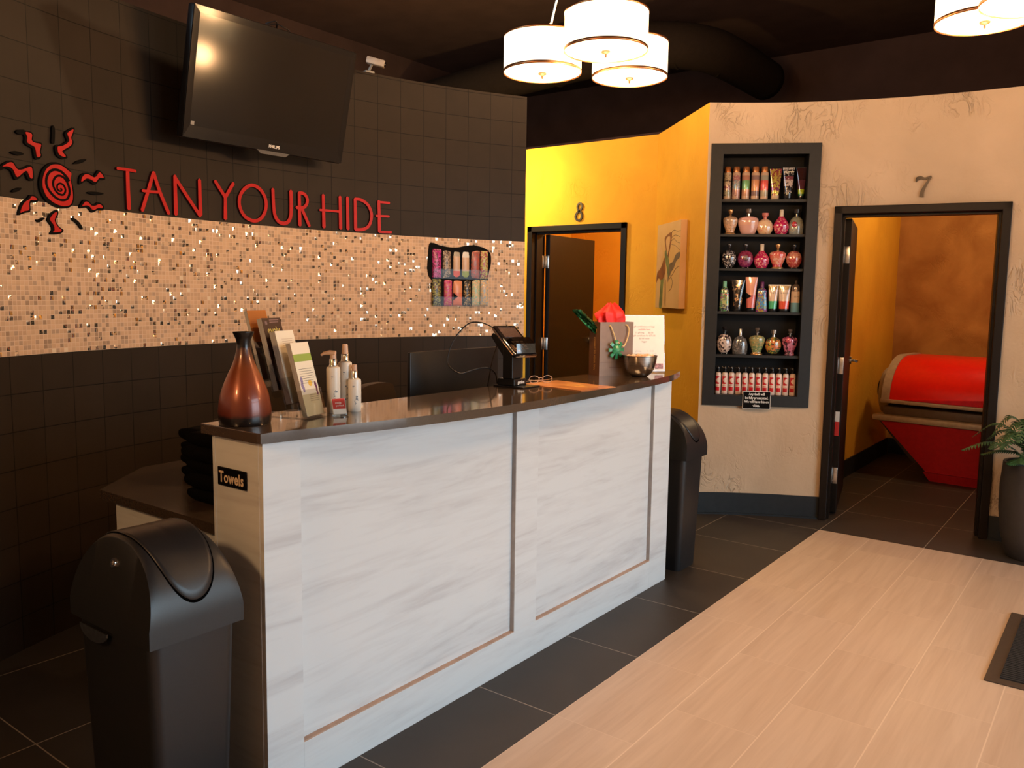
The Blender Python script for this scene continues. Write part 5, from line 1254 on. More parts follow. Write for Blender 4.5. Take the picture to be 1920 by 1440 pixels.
def tube_body(w, wt, h, hcap, mat, capmat, t, d=.032, crimp=None):
    """tube standing on its cap: oval at the cap, flat at the crimp"""
    bm = bmesh.new(); rings = []
    for k in range(13):
        v = k / 12; ww = w / 2 * .92 + (wt / 2 - w / 2 * .92) * v ** 1.2; dd = d / 2 * (1 - v ** 1.5) + .0012
        e = 2 + 1.5 * v
        R = []
        for i in range(30):
            a = 2 * PI * i / 30; c, s = math.cos(a), math.sin(a)
            R.append(bm.verts.new((ww * math.copysign(abs(c) ** (2 / e), c), dd * s, hcap + (h - hcap) * v)))
        rings.append(R)
    for a, b in zip(rings, rings[1:]):
        for i in range(30): bm.faces.new((a[i], a[(i + 1) % 30], b[(i + 1) % 30], b[i]))
    bm.faces.new(rings[0][::-1]); bm.faces.new(rings[-1])
    finish(bm, 'tube_body', mat, t, 'auto')
    bm = bmesh.new(); lathe(bm, [(0, 0), (w / 2 * .84, 0), (w / 2 * .90, .002), (w / 2 * .90, hcap), (0, hcap)], 28, sx=1, sy=min(1, d / w * 1.05)); finish(bm, 'cap', capmat, t, 'auto')
    if crimp:
        bm = bmesh.new(); box(bm, -wt / 2 - .0005, wt / 2 + .0005, -.002, .002, h - .007, h + .001, .0005); finish(bm, 'crimp', crimp, t)
t = product('lotion_tube', 'gold and maroon foil tube with a tan cap on the top shelf', .437, 0)
tube_body(.058, .078, .205, .030, M_bands('tube_gold', [(0, (.10, .02, .04)), (.24, (.22, .05, .12)), (.4, (.55, .40, .06)), (.78, (.36, .06, .04))], .205, rough=.15, metal=.5, pat=[(.7, .55, .1), (.3, .05, .1)], patamt=.5, coat=.8), M('cap_tan', (.50, .34, .18), .4), t)
t = product('lotion_tube', 'black and pale tube lettered PRETTY on the top shelf', .521, 0)
tube_body(.056, .078, .214, .045, M_bands('tube_pretty', [(0, (.02, .015, .015)), (.42, (.45, .34, .28)), (.62, (.16, .04, .05)), (.72, (.02, .015, .015)), (.93, (.40, .36, .32))], .214, rough=.15, pat=[(.5, .4, .35), (.02, .02, .02)], patamt=.2, coat=.8), mCAPS['black'], t)
text('PRETTY', .019, mCREAM, t, face_mtx((0, -.0085, .180), (1, 0, 0)), depth=.0004, bold=.0006)
t = product('lotion_tube', 'black tube with a rainbow sheen at its foot on the top shelf', .606, 0)
tube_body(.040, .074, .216, .026, M_bands('tube_rainbow', [(0, (.02, .10, .03)), (.18, (.30, .40, .02)), (.32, (.08, .02, .03)), (.6, (.03, .008, .008))], .216, rough=.1, coat=1), mCAPS['black'], t, crimp=mCAPS['smoke'])

# rounded perfume-like bottles
SHAPES = dict(
    amphora=[(.0, 0), (.62, 0), (.64, .06), (.55, .12), (.60, .22), (.86, .52), (.98, .72), (.95, .86), (.72, .95), (.30, 1.0), (0, 1.0)],
    broad=[(0, 0), (.52, 0), (.66, .03), (.80, .2), (.95, .48), (1.0, .70), (.93, .86), (.68, .95), (.22, 1.0), (0, 1.0)],
    oval=[(0, 0), (.50, 0), (.74, .05), (.96, .26), (1.0, .45), (.94, .68), (.72, .87), (.42, .97), (.26, 1.0), (0, 1.0)],
    cluster=[(0, 0), (.40, 0), (.66, .05), (.88, .22), (1.0, .42), (.97, .6), (.72, .78), (.45, .92), (.34, 1.0), (0, 1.0)],
    ball=[(0, .06), (.3, .06), (.62, .12), (.90, .32), (1.0, .52), (.93, .74), (.70, .91), (.36, 1.0), (0, 1.0)],
    flask=[(0, 0), (.82, 0), (.92, .03), (1.0, .30), (.96, .60), (.74, .85), (.40, .97), (.30, 1.0), (0, 1.0)])
def fancy(label, u, zi, w, h, shape, stops, pat, stop, feet=False, base=None, bumps=False, pa=.4, metal=0., sc=90, motif=None):
    t = product('lotion_bottle', label, u, zi, .050)
    hb = h * .72; prof = SHAPES[shape]
    pr = spline([(r * w / 2, 0, z * hb) for r, z in prof[1:-1]], 4)
    bm = bmesh.new(); vs = lathe(bm, [(0, prof[0][1] * hb)] + [(p.x, p.z) for p in pr] + [(0, hb)], 36, sx=1, sy=.58)
    finish(bm, 'glass_body', M_bands('bottle_print', stops, hb, rough=.14, metal=metal, pat=pat, patamt=pa, scale=sc, coat=1.0), t, True)
    if bumps:
        rnd = random.Random(int(u * 1000)); bm = bmesh.new()
        for k in range(34):
            a = rnd.random() * 2 * PI; zz = .08 + .62 * rnd.random(); rr = w / 2 * (1 - abs(zz - .42) * .75)
            lathe(bm, [(0, -.0045), (.0045, -.002), (.0055, .001), (.003, .004), (0, .0048)], 7, cx=rr * math.cos(a) * .98, cy=rr * .56 * math.sin(a), mtx=Matrix.Translation((0, 0, zz * hb)))
        finish(bm, 'moulded_petals', M_bands('petals', [(0, (.55, .03, .12)), (.4, (.65, .10, .16)), (.62, (.70, .35, .22))], hb, rough=.2, coat=.8), t, True)
    if motif:
        bm = bmesh.new(); lathe(bm, [(0, .001), (.010, .0012), (.012, 0)], 18, mtx=Matrix.Translation((motif[1], -w * .285, hb * motif[2])) @ Matrix.Rotation(PI / 2, 4, 'X') @ Matrix.Diagonal((motif[3], motif[3], 3, 1)))
        finish(bm, 'motif', M('bottle_motif', motif[0], .3, vary=.4, scale=200, coat=.6), t, True)
    if base:
        bm = bmesh.new(); lathe(bm, [(0, 0), (w * .37, 0), (w * .37, .006), (w * .30, .012), (0, .012)], 32, sx=1, sy=.62); finish(bm, 'base', mCAPS[base], t, 'auto', label=base + ' base')
    if feet:
        for x, y in ((-w * .16, -w * .12), (w * .16, -w * .12), (0, w * .14)):
            bm = bmesh.new(); lathe(bm, [(0, 0), (.003, .001), (.0045, .0045), (.003, .010), (0, .011)], 12, cx=x, cy=y); finish(bm, 'foot', mCAPS['silver'], t, True, label='round silver foot')
    bm = bmesh.new(); kind, cm = stop; hc = h - hb
    if kind == 'knob': pr = [(0, hb), (.010, hb), (.009, hb + hc * .15), (.006, hb + hc * .28), (.013, hb + hc * .45), (.0185, hb + hc * .80), (.0165, hb + hc * .95), (.010, h), (0, h)]
    elif kind == 'cyl': pr = [(0, hb), (.0135, hb), (.0135, hb + hc * .95), (.012, h), (0, h)]
    elif kind == 'crown': pr = [(0, hb), (.012, hb), (.012, hb + hc * .35), (.020, hb + hc * .5), (.022, h), (.016, h), (.010, hb + hc * .6), (0, hb + hc * .6)]
    elif kind == 'stopper': pr = [(0, hb), (.008, hb), (.008, hb + hc * .30), (.017, hb + hc * .36), (.017, hb + hc * .44), (.007, hb + hc * .48), (.012, hb + hc * .60), (.018, hb + hc * .78), (.014, hb + hc * .97), (0, h)]
    elif kind == 'flat': pr = [(0, hb), (.016, hb), (.016, hb + hc * .8), (.014, hb + hc * .85), (0, hb + hc * .85)]
    lathe(bm, pr, 24); finish(bm, 'stopper', mCAPS[cm], t, 'auto')
    return t
r2 = ' on the second shelf'; r3 = ' on the third shelf'; r5 = ' on the fifth shelf'
fancy('peach vase-shaped lotion bottle with a gold knob' + r2, .151, 1, .100, .168, 'amphora', [(0, (.62, .32, .14)), (.35, (.62, .35, .2)), (.55, (.48, .30, .18))], [(.3, .18, .1), (.7, .45, .3)], ('knob', 'gold'), base='gold', pa=.3)
fancy('broad pale pink lotion bottle with a crystal crown, widest' + r2, .270, 1, .136, .169, 'broad', [(0, (.62, .34, .28)), (.5, (.66, .36, .26)), (.8, (.64, .34, .30))], None, ('crown', 'clear'))
fancy('shorter oval peach lotion bottle with a coral top' + r2, .380, 1, .104, .143, 'oval', [(0, (.68, .42, .22)), (.45, (.62, .34, .18)), (.5, (.70, .46, .28))], [(.6, .2, .12), (.7, .5, .35)], ('crown', 'pink'), pa=.15)
fancy('magenta petal-moulded lotion bottle with a cream cap' + r2, .486, 1, .100, .166, 'cluster', [(0, (.40, .01, .07)), (.8, (.45, .02, .06))], [(.7, .3, .25), (.5, .02, .1)], ('cyl', 'white'), bumps=True)
fancy('grey-green lotion bottle with a red rose picture and crown' + r2, .585, 1, .098, .167, 'flask', [(0, (.22, .25, .24)), (.35, (.28, .27, .22)), (.6, (.22, .22, .14))], [(.35, .3, .2), (.2, .2, .18)], ('crown', 'smoke'), pa=.3, motif=((.5, .03, .04), -.018, .55, 1.6))
fancy('round black and silver filigree lotion bottle with a dark stopper' + r3, .152, 2, .097, .166, 'ball', [(0, (.06, .06, .065)), (.4, (.10, .09, .09))], [(.45, .40, .38), (.04, .04, .04), (.02, .01, .01)], ('knob', 'smoke'), feet=True, pa=.9, sc=160)
fancy('round plum lotion bottle with a ring emblem and dark stopper' + r3, .261, 2, .104, .166, 'ball', [(0, (.20, .02, .10)), (.5, (.24, .02, .05))], [(.3, .05, .12), (.15, .01, .05)], ('knob', 'smoke'), feet=True, motif=((.20, .13, .12), 0, .58, 1.5))
fancy('magenta petal-moulded lotion bottle with a cream cap' + r3, .368, 2, .100, .165, 'cluster', [(0, (.45, .01, .08)), (.8, (.50, .02, .07))], [(.7, .3, .25), (.5, .02, .1)], ('cyl', 'white'), bumps=True)
fancy('coral heart-printed lotion bottle with a gold knob and gold foot' + r3, .473, 2, .110, .166, 'amphora', [(0, (.60, .05, .08)), (.25, (.68, .20, .12)), (.75, (.70, .36, .26))], [(.7, .12, .1), (.72, .4, .3)], ('knob', 'gold'), base='gold', pa=.5, sc=45)
fancy('round rose red lotion bottle with gold swirls and dark stopper' + r3, .581, 2, .103, .164, 'ball', [(0, (.42, .06, .05)), (.6, (.45, .10, .08))], [(.6, .25, .15), (.4, .05, .05)], ('knob', 'smoke'), feet=True, pa=.45, sc=50)
fancy('round white and black marbled lotion bottle with a dark stopper' + r5, .143, 4, .102, .190, 'ball', [(0, (.50, .40, .34)), (.5, (.10, .07, .06)), (.6, (.55, .42, .36))], [(.65, .50, .42), (.05, .03, .03)], ('stopper', 'smoke'), feet=True, pa=.6, sc=60)
fancy('smoky silver-grey lotion bottle with a plain silver cap' + r5, .249, 4, .104, .176, 'flask', [(0, (.10, .095, .09)), (.5, (.15, .145, .14)), (.8, (.10, .09, .085))], [(.28, .26, .24), (.1, .1, .1)], ('cyl', 'silver'), pa=.3, metal=.3, motif=((.12, .13, .13), 0, .55, 1.3))
fancy('gold and green lotion bottle with a crystal stopper and gold foot' + r5, .362, 4, .108, .186, 'amphora', [(0, (.45, .28, .10)), (.14, (.16, .22, .09)), (.45, (.36, .28, .10)), (.75, (.28, .26, .12))], [(.5, .4, .15), (.12, .25, .12)], ('stopper', 'clear'), base='gold', pa=.35)
fancy('black, orange and green flowered lotion bottle with a silver crown' + r5, .471, 4, .105, .172, 'ball', [(0, (.05, .10, .04)), (.25, (.06, .10, .05)), (.35, (.55, .13, .04)), (.55, (.05, .03, .02)), (.65, (.55, .15, .05)), (.85, (.10, .06, .03))], [(.6, .2, .05), (.5, .4, .05), (.05, .08, .03)], ('crown', 'silver'), pa=.5, sc=60)
fancy('pink and black flowered lotion bottle with a crystal stopper' + r5, .580, 4, .106, .180, 'amphora', [(0, (.12, .03, .05)), (.3, (.40, .08, .14)), (.75, (.20, .03, .06))], [(.6, .2, .3), (.05, .02, .03), (.5, .1, .2)], ('stopper', 'clear'), feet=True, pa=.7, motif=((.70, .08, .12), -.012, .80, 1.7), sc=60)

# row 4
def rect_bottle(label, u, stops, pat, capm, w=.068, h=.205, waist=.0):
    t = product('lotion_bottle', label, u, 3, .052); hb = h * .80
    bm = bmesh.new(); pr = [(0, 0), (w / 2 * .96, 0), (w / 2, .004), (w / 2 * .93, hb * .35), (w / 2 * (.90 - waist), hb * .66), (w / 2 * .82, hb * .86), (w / 2 * .60, hb * .96), (.012, hb), (0, hb)]
    lathe(bm, pr, 36, sx=1, sy=.55, pw=3.2); finish(bm, 'body', M_bands('bottle_print', stops, hb, rough=.2, pat=pat, patamt=.5, scale=80, coat=.9), t, 'auto')
    bm = bmesh.new(); lathe(bm, [(0, hb), (.0135, hb), (.0125, h - .002), (.011, h), (0, h)], 20); finish(bm, 'cap', mCAPS[capm], t, 'auto', label=capm + ' cap'); return t
r4 = ' on the fourth shelf'
rect_bottle('black and rainbow lotion bottle with a mint green cap' + r4, .132, [(0, (.03, .02, .035)), (.22, (.10, .08, .10)), (.32, (.35, .38, .12)), (.55, (.45, .04, .06)), (.72, (.03, .015, .03))], [(.5, .5, .2), (.1, .3, .1), (.2, .2, .25)], 'mint')
t = product('lotion_tube', 'black foil tube with gold crackle and a black cap' + r4, .222, 3)
tube_body(.058, .092, .218, .030, M_bands('tube_black_gold', [(0, (.012, .010, .010))], .218, rough=.15, metal=.3, pat=[(.55, .30, .14), (.01, .01, .01), (.02, .02, .02)], patamt=.45, scale=60, coat=.9), mCAPS['black'], t, crimp=mCAPS['smoke'])
t = product('lotion_tube', 'tall salmon pink tube with a black notch' + r4, .309, 3, .05)
tube_body(.060, .082, .234, .026, M_bands('tube_salmon', [(0, (.66, .14, .11)), (.48, (.72, .26, .15))], .234, rough=.25, coat=.7), mCAPS['black'], t)
bm = bmesh.new(); prism(bm, [(-.033, .085), (.004, .104), (-.036, .128)], -.0172, -.0150, fn=lambda x, z, y: Vector((x, y, z))); finish(bm, 'printed_notch', mSIGNK, t)
rect_bottle('blue and multicolour lotion bottle with a purple cap' + r4, .381, [(0, (.45, .05, .10)), (.12, (.20, .30, .10)), (.28, (.08, .26, .42)), (.68, (.10, .03, .10))], [(.1, .3, .55), (.45, .35, .05), (.2, .05, .2)], 'purple', w=.078, h=.203, waist=.10)
for u, nm, col, w_, wt_, wd in ((.4565, 'green', (.05, .42, .17), .058, .066, 'V E Z'), (.5300, 'orange-red', (.72, .07, .03), .070, .082, 'D E S I O')):
    t = product('lotion_tube', 'cream tube with a gold top and %s band' % nm + r4, u, 3)
    tube_body(w_, wt_, .184, .022, M_bands('tube_cream', [(0, col), (.40, (.72, .50, .34)), (.82, (.40, .24, .07))], .184, rough=.2, coat=.8), mCAPS['black'], t, crimp=mCREAM)
    text(wd, .013, mINK, t, face_mtx((0, -.0118, .128), (1, 0, 0)), depth=.0003)
t = product('spray_bottle', 'clear-topped spray bottle with a pale blue base' + r4, .6035, 3)
bm = bmesh.new(); lathe(bm, [(0, 0), (.028, 0), (.030, .003), (.029, .14), (0, .14)], 30); finish(bm, 'body', M_bands('spray_print', [(0, (.17, .36, .42)), (.46, (.74, .52, .33))], .14, rough=.25, coat=.6), t, 'auto')
bm = bmesh.new(); lathe(bm, [(0, .14), (.029, .14), (.0285, .165), (.024, .182), (.010, .193), (0, .195)], 30); cyl(bm, (0, 0, .193), (0, 0, .214), .0025, 8); finish(bm, 'dome_cap', M('dome_smoke', (.28, .20, .14), .08, metal=.5, coat=.9), t, 'auto')
text('S E N', .014, mINK, t, face_mtx((0, -.0298, .105), (1, 0, 0)), depth=.0003)

# row 6: twelve identical red and white bottles
def M_rw():
    m, nt, b, out = newmat('red_white_label')
    tc = N(nt, 'ShaderNodeTexCoord'); sp = N(nt, 'ShaderNodeSeparateXYZ'); nt.links.new(tc.outputs['Object'], sp.inputs[0])
    x, z = sp.outputs[0], sp.outputs[2]
    front = mth(nt, 'LESS_THAN', sp.outputs[1], 0.0)
    def rect(x0, x1, z0, z1):
        a = mth(nt, 'MULTIPLY', mth(nt, 'GREATER_THAN', x, x0), mth(nt, 'LESS_THAN', x, x1)); c = mth(nt, 'MULTIPLY', mth(nt, 'GREATER_THAN', z, z0), mth(nt, 'LESS_THAN', z, z1)); return mth(nt, 'MULTIPLY', a, c)
    dx = mth(nt, 'SUBTRACT', x, .006); dz = mth(nt, 'SUBTRACT', z, .095)
    d2 = mth(nt, 'ADD', mth(nt, 'MULTIPLY', dx, dx), mth(nt, 'MULTIPLY', dz, dz)); circ = mth(nt, 'LESS_THAN', d2, .0165 ** 2)
    r = mth(nt, 'MAXIMUM', rect(-.017, .010, .022, .050), mth(nt, 'MULTIPLY', rect(-.017, .008, .068, .122), mth(nt, 'SUBTRACT', 1.0, circ)))
    thin = rect(-.016, .006, .0565, .0595); r = mth(nt, 'MAXIMUM', r, thin)
    r = mth(nt, 'MULTIPLY', r, front)
    mx = N(nt, 'ShaderNodeMix', data_type='RGBA'); mx.inputs[6].default_value = (.80, .60, .48, 1); mx.inputs[7].default_value = (.58, .012, .02, 1)
    nt.links.new(r, mx.inputs[0]); nt.links.new(mx.outputs[2], b.inputs['Base Color']); b.inputs['Roughness'].default_value = .3; b.inputs['Coat Weight'].default_value = .4
    return m
ord_ = ['leftmost', 'second from left', 'third from left', 'fourth from left', 'fifth from left', 'sixth from left', 'sixth from right', 'fifth from right', 'fourth from right', 'third from right', 'second from right', 'rightmost']
t0 = thing('lotion_bottle', '', 'bottle', nloc(.110, SH[5] + .0004, .050), nz_rot - .12, 'red and white bottles on the bottom shelf')
bm = bmesh.new(); lathe(bm, [(0, 0), (.0185, 0), (.0200, .003), (.0200, .134), (.0175, .145), (.010, .150), (0, .150)], 28, sx=1, sy=.9); finish(bm, 'body', M_rw(), t0, 'auto')
bm = bmesh.new(); lathe(bm, [(0, .150), (.0105, .150), (.0115, .154), (.0115, .168), (.008, .172), (0, .172)], 20)
tube(bm, [(.004, 0, .174), (-.006, 0, .181), (-.022, 0, .186)], .0075, 10, taper=[1.2, 1.1, .7]); lathe(bm, [(0, .168), (.009, .170), (.010, .182), (.006, .190), (0, .191)], 16)
finish(bm, 'pump_cap', mCAPS['black'], t0, 'auto', label='black pump cap')
kids = list(t0.children)
for k in range(12):
    if k == 0: o = t0
    else:
        o = t0.copy(); COL.objects.link(o)
        for c in kids:
            c2 = c.copy(); COL.objects.link(c2); c2.parent = o
    o.location = nloc(.112 + k * (.6115 - .112) / 11, SH[5] + .0004, .050)
    o['label'] = 'red and white pump bottle on the bottom shelf, %s of twelve' % ord_[k]

# ------------------------------------------------------------------ door numbers
def numeral(name, label, ch, loc, rotz, strokes, mat):
    t = thing(name, label, 'number', loc, rotz); bm = bmesh.new()
    for pts, ws, closed in strokes:
        p = spline([(x, 0, z) for x, z in pts], 8, closed); n = len(p); W2 = []
        m_ = n if closed else n
        rr = []
        for i, q in enumerate(p):
            a = p[(i + 1) % n] if closed else p[min(i + 1, n - 1)]; b_ = p[i - 1] if closed else p[max(i - 1, 0)]
            tt = (a - b_).normalized(); nn = Vector((-tt.z, 0, tt.x)); u = i / max(1, n - 1) * (len(ws) - 1); k = min(int(u), len(ws) - 2); w = ws[k] + (ws[k + 1] - ws[k]) * (u - k)
            rr.append([bm.verts.new(q + nn * w / 2 + Vector((0, y, 0))) for y in (-.012, 0)] + [bm.verts.new(q - nn * w / 2 + Vector((0, y, 0))) for y in (0, -.012)])
        for i in range(n if closed else n - 1):
            a, b_ = rr[i], rr[(i + 1) % n]
            for k in range(4): bm.faces.new((a[k], a[(k + 1) % 4], b_[(k + 1) % 4], b_[k]))
        if not closed: bm.faces.new(rr[0]); bm.faces.new(rr[-1][::-1])
    finish(bm, 'digit', mat, t); return t
mNUM = M('number_black', (.03, .016, .008), .35, metal=.2)
numeral('door_number', 'dark raised number 8 above the doorway in the yellow wall', '8', (-3.893, Y8 - .001, 2.213), 0,
        [([(.002, .002), (.022, .022), (.030, .046), (.016, .068), (-.006, .066), (-.018, .044), (-.012, .020)], [.014, .014], True), ([(.002, .004), (-.022, -.012), (-.036, -.040), (-.022, -.068), (.004, -.074), (.026, -.052), (.024, -.018)], [.016, .016], True)], mNUM)
aS = angR(-1.166, 5.88)
numeral('door_number', 'black raised number 7 above the open doorway of the tanning room', '7', (WR(aS, .001).x, WR(aS, .001).y, 2.220), math.radians(aS - 90),
        [([(-.038, .046), (-.018, .056), (.010, .048), (.046, .062)], [.022, .020, .016, .010], False), ([(-.037, .030), (-.039, .046), (-.034, .060)], [.008, .010, .006], False), ([(.044, .058), (.018, .012), (.000, -.030), (-.004, -.066)], [.010, .016, .022, .026], False)], mNUM)

# ------------------------------------------------------------------ painting on the return wall
rd = (CR - C8).normalized(); rn = Vector((rd.y, -rd.x))
pq = C8 + rd * .215 + rn * .002
pa = thing('painting', 'unframed canvas of abstract green and rust flower stems on the yellow wall', 'painting', (pq.x, pq.y, 1.415), math.atan2(rd.y, rd.x))
PW, PH = .555, .635
bm = bmesh.new(); box(bm, 0, PW, -.048, 0, 0, PH, .002)
def M_canvas():
    m, nt, b, out = newmat('canvas_paint'); tc = N(nt, 'ShaderNodeTexCoord'); no = N(nt, 'ShaderNodeTexNoise', i_Scale=4.0, i_Detail=4.0); nt.links.new(tc.outputs['Object'], no.inputs['Vector'])
    cr = N(nt, 'ShaderNodeValToRGB'); E_ = cr.color_ramp.elements; E_[0].position = .35; E_[0].color = (.62, .37, .15, 1); E_[1].position = .65; E_[1].color = (.68, .43, .22, 1)
    nt.links.new(no.outputs[0], cr.inputs[0]); nt.links.new(cr.outputs[0], b.inputs['Base Color']); b.inputs['Roughness'].default_value = .6; return m
finish(bm, 'canvas', M_canvas(), pa)
def paint(poly, mat, k=0, nm='painted_shape'):
    bm = bmesh.new(); pts = sp2(poly, 4); vv = [bm.verts.new((x * PW, -.0484 - k * .00025, z * PH)) for x, z in pts]
    for i, j, l in tess(pts): bm.faces.new((vv[i], vv[j], vv[l]))
    r = bmesh.ops.extrude_face_region(bm, geom=bm.faces[:]); 
    for v in [e for e in r['geom'] if isinstance(e, bmesh.types.BMVert)]: v.co.y += .0003
    finish(bm, nm, mat, pa)
mPG = M('paint_green', (.20, .24, .10), .5, col2=(.10, .13, .07), scale=14); mPR = M('paint_rust', (.28, .08, .03), .5, col2=(.16, .05, .03), scale=14); mPM = M('paint_mauve', (.19, .12, .10), .5, col2=(.11, .08, .07), scale=10); mPP = M('paint_pale', (.62, .34, .16), .5, col2=(.70, .46, .28), scale=8)
paint([(.02, .36), (.20, .34), (.20, .20), (.18, 0.01), (.30, 0.01), (.32, .18), (.34, .34), (.30, .40), (.12, .42)], mPG, 0)
paint([(.02, .30), (.05, .42), (.16, .46), (.26, .52), (.34, .60), (.40, .54), (.42, .44), (.34, .36), (.22, .34), (.10, .36)], mPR, 1)
paint([(.02, .44), (.10, .46), (.22, .50), (.28, .62), (.22, .72), (.12, .74), (.04, .62)], mPP, 2)
paint([(.36, .66), (.42, .68), (.50, .62), (.56, .54), (.58, .44), (.54, .36), (.48, .46), (.40, .56)], mPG, 2)
paint([(.50, .44), (.60, .52), (.72, .54), (.84, .62), (.99, .64), (.99, .58), (.86, .54), (.76, .46), (.66, .42), (.58, .36), (.53, .30), (.52, .38)], mPM, 1)
paint([(.34, .82), (.44, .86), (.62, .88), (.64, .80), (.56, .66), (.52, .58), (.44, .60), (.40, .70)], mPR, 1); paint([(.40, .80), (.50, .84), (.58, .82), (.54, .70), (.48, .62), (.44, .70)], mPP, 3)
bm = bmesh.new()
for pl_ in ([(.60, .86), (.72, .90), (.86, .88), (.99, .88)], [(.64, .82), (.78, .84), (.99, .81)], [(.62, .78), (.74, .80), (.86, .76), (.99, .74)], [(.64, .74), (.80, .72), (.99, .66)], [(.60, .34), (.74, .40), (.86, .46), (.99, .48)], [(.62, .40), (.72, .32), (.70, .24), (.58, .20)], [(.40, .02), (.42, .20), (.38, .38)], [(.46, .02), (.46, .18), (.44, .34)]):
    tube(bm, spline([(x * PW, -.0486, z * PH) for x, z in pl_], 6), .0016, 5)
finish(bm, 'painted_lines', mPM, pa, True)

# ------------------------------------------------------------------ tanning bed in room 7
B0 = Vector((-1.29, 7.56, 0)); be = math.radians(-7)
tb = thing('tanning_bed', 'red and taupe tanning bed with its lid open a crack in the side room', 'tanning bed', B0, be)
Lr = 1.75
bm = bmesh.new()   # lower base: trapezoid front leaning inwards
def frust(bm, bot, top, z0, z1):
    a = [bm.verts.new((x, y, z0)) for x, y in bot]; b = [bm.verts.new((x, y, z1)) for x, y in top]; n = len(bot)
    bm.faces.new(a[::-1]); bm.faces.new(b)
    for i in range(n): bm.faces.new((a[i], a[(i + 1) % n], b[(i + 1) % n], b[i]))
frust(bm, [(-.04, -.02), (Lr - .35, -.02), (Lr - .35, .55), (-.04, .55)], [(-.40, -.10), (Lr, -.10), (Lr, .62), (-.40, .62)], .075, .475); finish(bm, 'lower_panel', mBEDRED2, tb, label='dark red lower panel')
bm = bmesh.new(); frust(bm, [(-.01, -.01), (Lr - .38, -.01), (Lr - .38, .5), (-.01, .5)], [(-.055, -.035), (Lr - .33, -.035), (Lr - .33, .55), (-.055, .55)], 0, .072); finish(bm, 'plinth', mBEDRED2, tb)
bm = bmesh.new(); box(bm, -.47, Lr + .05, -.125, .68, .478, .53, .018); finish(bm, 'lower_rim', mBEDGREY, tb, 'auto', label='taupe rim')
bm = bmesh.new(); frust(bm, [(-.20, .12), (.0, .12), (.0, .62), (-.20, .62)], [(-.46, .0), (-.2, .0), (-.2, .66), (-.46, .66)], .12, .476); finish(bm, 'end_housing', M('bed_dark_end', (.10, .085, .07), .45), tb, 'auto')
bm = bmesh.new(); box(bm, -.40, Lr, -.06, .62, .531, .60, .01); finish(bm, 'couch', M('bed_couch', (.12, .085, .06), .4), tb, 'auto')
bm = bmesh.new(); box(bm, -.41, Lr + .03, -.12, .66, .632, .665, .008); finish(bm, 'upper_rim', mBEDGREY, tb, 'auto', label='taupe rim')
def shell(bm, x0, x1, grow=0.):
    n = 14; R = []
    for x, e in ((x0, 0), (x0 + .0, 1), (x1, 1)):
        ring = []
        for k in range(n + 1):
            a = PI / 2 * k / n * 1.15; y = -.11 + .40 * (1 - math.cos(a)) - grow * math.cos(a); z = .665 + (.355 + grow) * math.sin(min(a, PI / 2))
            if a > PI / 2: y = -.11 + .40 + .32 * (a - PI / 2) / (PI / 2 * .15); z = .665 + .355 + grow
            ring.append(bm.verts.new((x, y, z)))
        ring += [bm.verts.new((x, .64, .98)), bm.verts.new((x, .64, .665))]
        R.append(ring)
    for a, b in ((R[1], R[2]),):
        for i in range(len(a) - 1): bm.faces.new((a[i], a[i + 1], b[i + 1], b[i]))
        bm.faces.new((a[-1], a[0], b[0], b[-1]))
    bm.faces.new(R[1]); bm.faces.new(R[2][::-1]); bmesh.ops.delete(bm, geom=R[0], context='VERTS')
bm = bmesh.new(); shell(bm, -.335, Lr); finish(bm, 'canopy', mBEDRED, tb, 'auto', label='glossy red canopy')
bm = bmesh.new(); shell(bm, -.40, -.336, .008); finish(bm, 'canopy_end_ring', mBEDGREY, tb, 'auto', label='taupe end ring')
bm = bmesh.new(); prism(bm, [(-.22, .668), (.5, .73), (1.1, .83), (Lr - .01, .90), (Lr - .01, .70), (.3, .668)], -.118, -.100, fn=lambda x, z, y: Vector((x, y + .02 * max(0, z - .67) / .2, z))); finish(bm, 'canopy_swoosh', M('bed_red_swoosh', (.60, .008, .006), .12, coat=.8), tb, label='darker red sweep panel')
for s in (1,):
    bm = bmesh.new(); lathe(bm, [(0, 0), (.20, 0), (.21, .01), (.21, .07), (.19, .09), (0, .09)], 40, mtx=Matrix.Translation((-.405, .22, .70)) @ Matrix.Rotation(-PI / 2, 4, 'Y') @ Matrix.Diagonal((1.0, .78, 1, 1))); finish(bm, 'hinge_drum', M('bed_drum', (.34, .29, .22), .45), tb, 'auto')
    bm = bmesh.new(); lathe(bm, [(0, 0), (.09, 0), (.09, .03), (0, .03)], 28, mtx=Matrix.Translation((-.496, .22, .72)) @ Matrix.Rotation(-PI / 2, 4, 'Y')); finish(bm, 'vent', mPLAS, tb, 'auto')
bm = bmesh.new(); box(bm, -.36, -.24, .02, .5, .60, .635, .004); finish(bm, 'latch_block', mPLAS, tb)

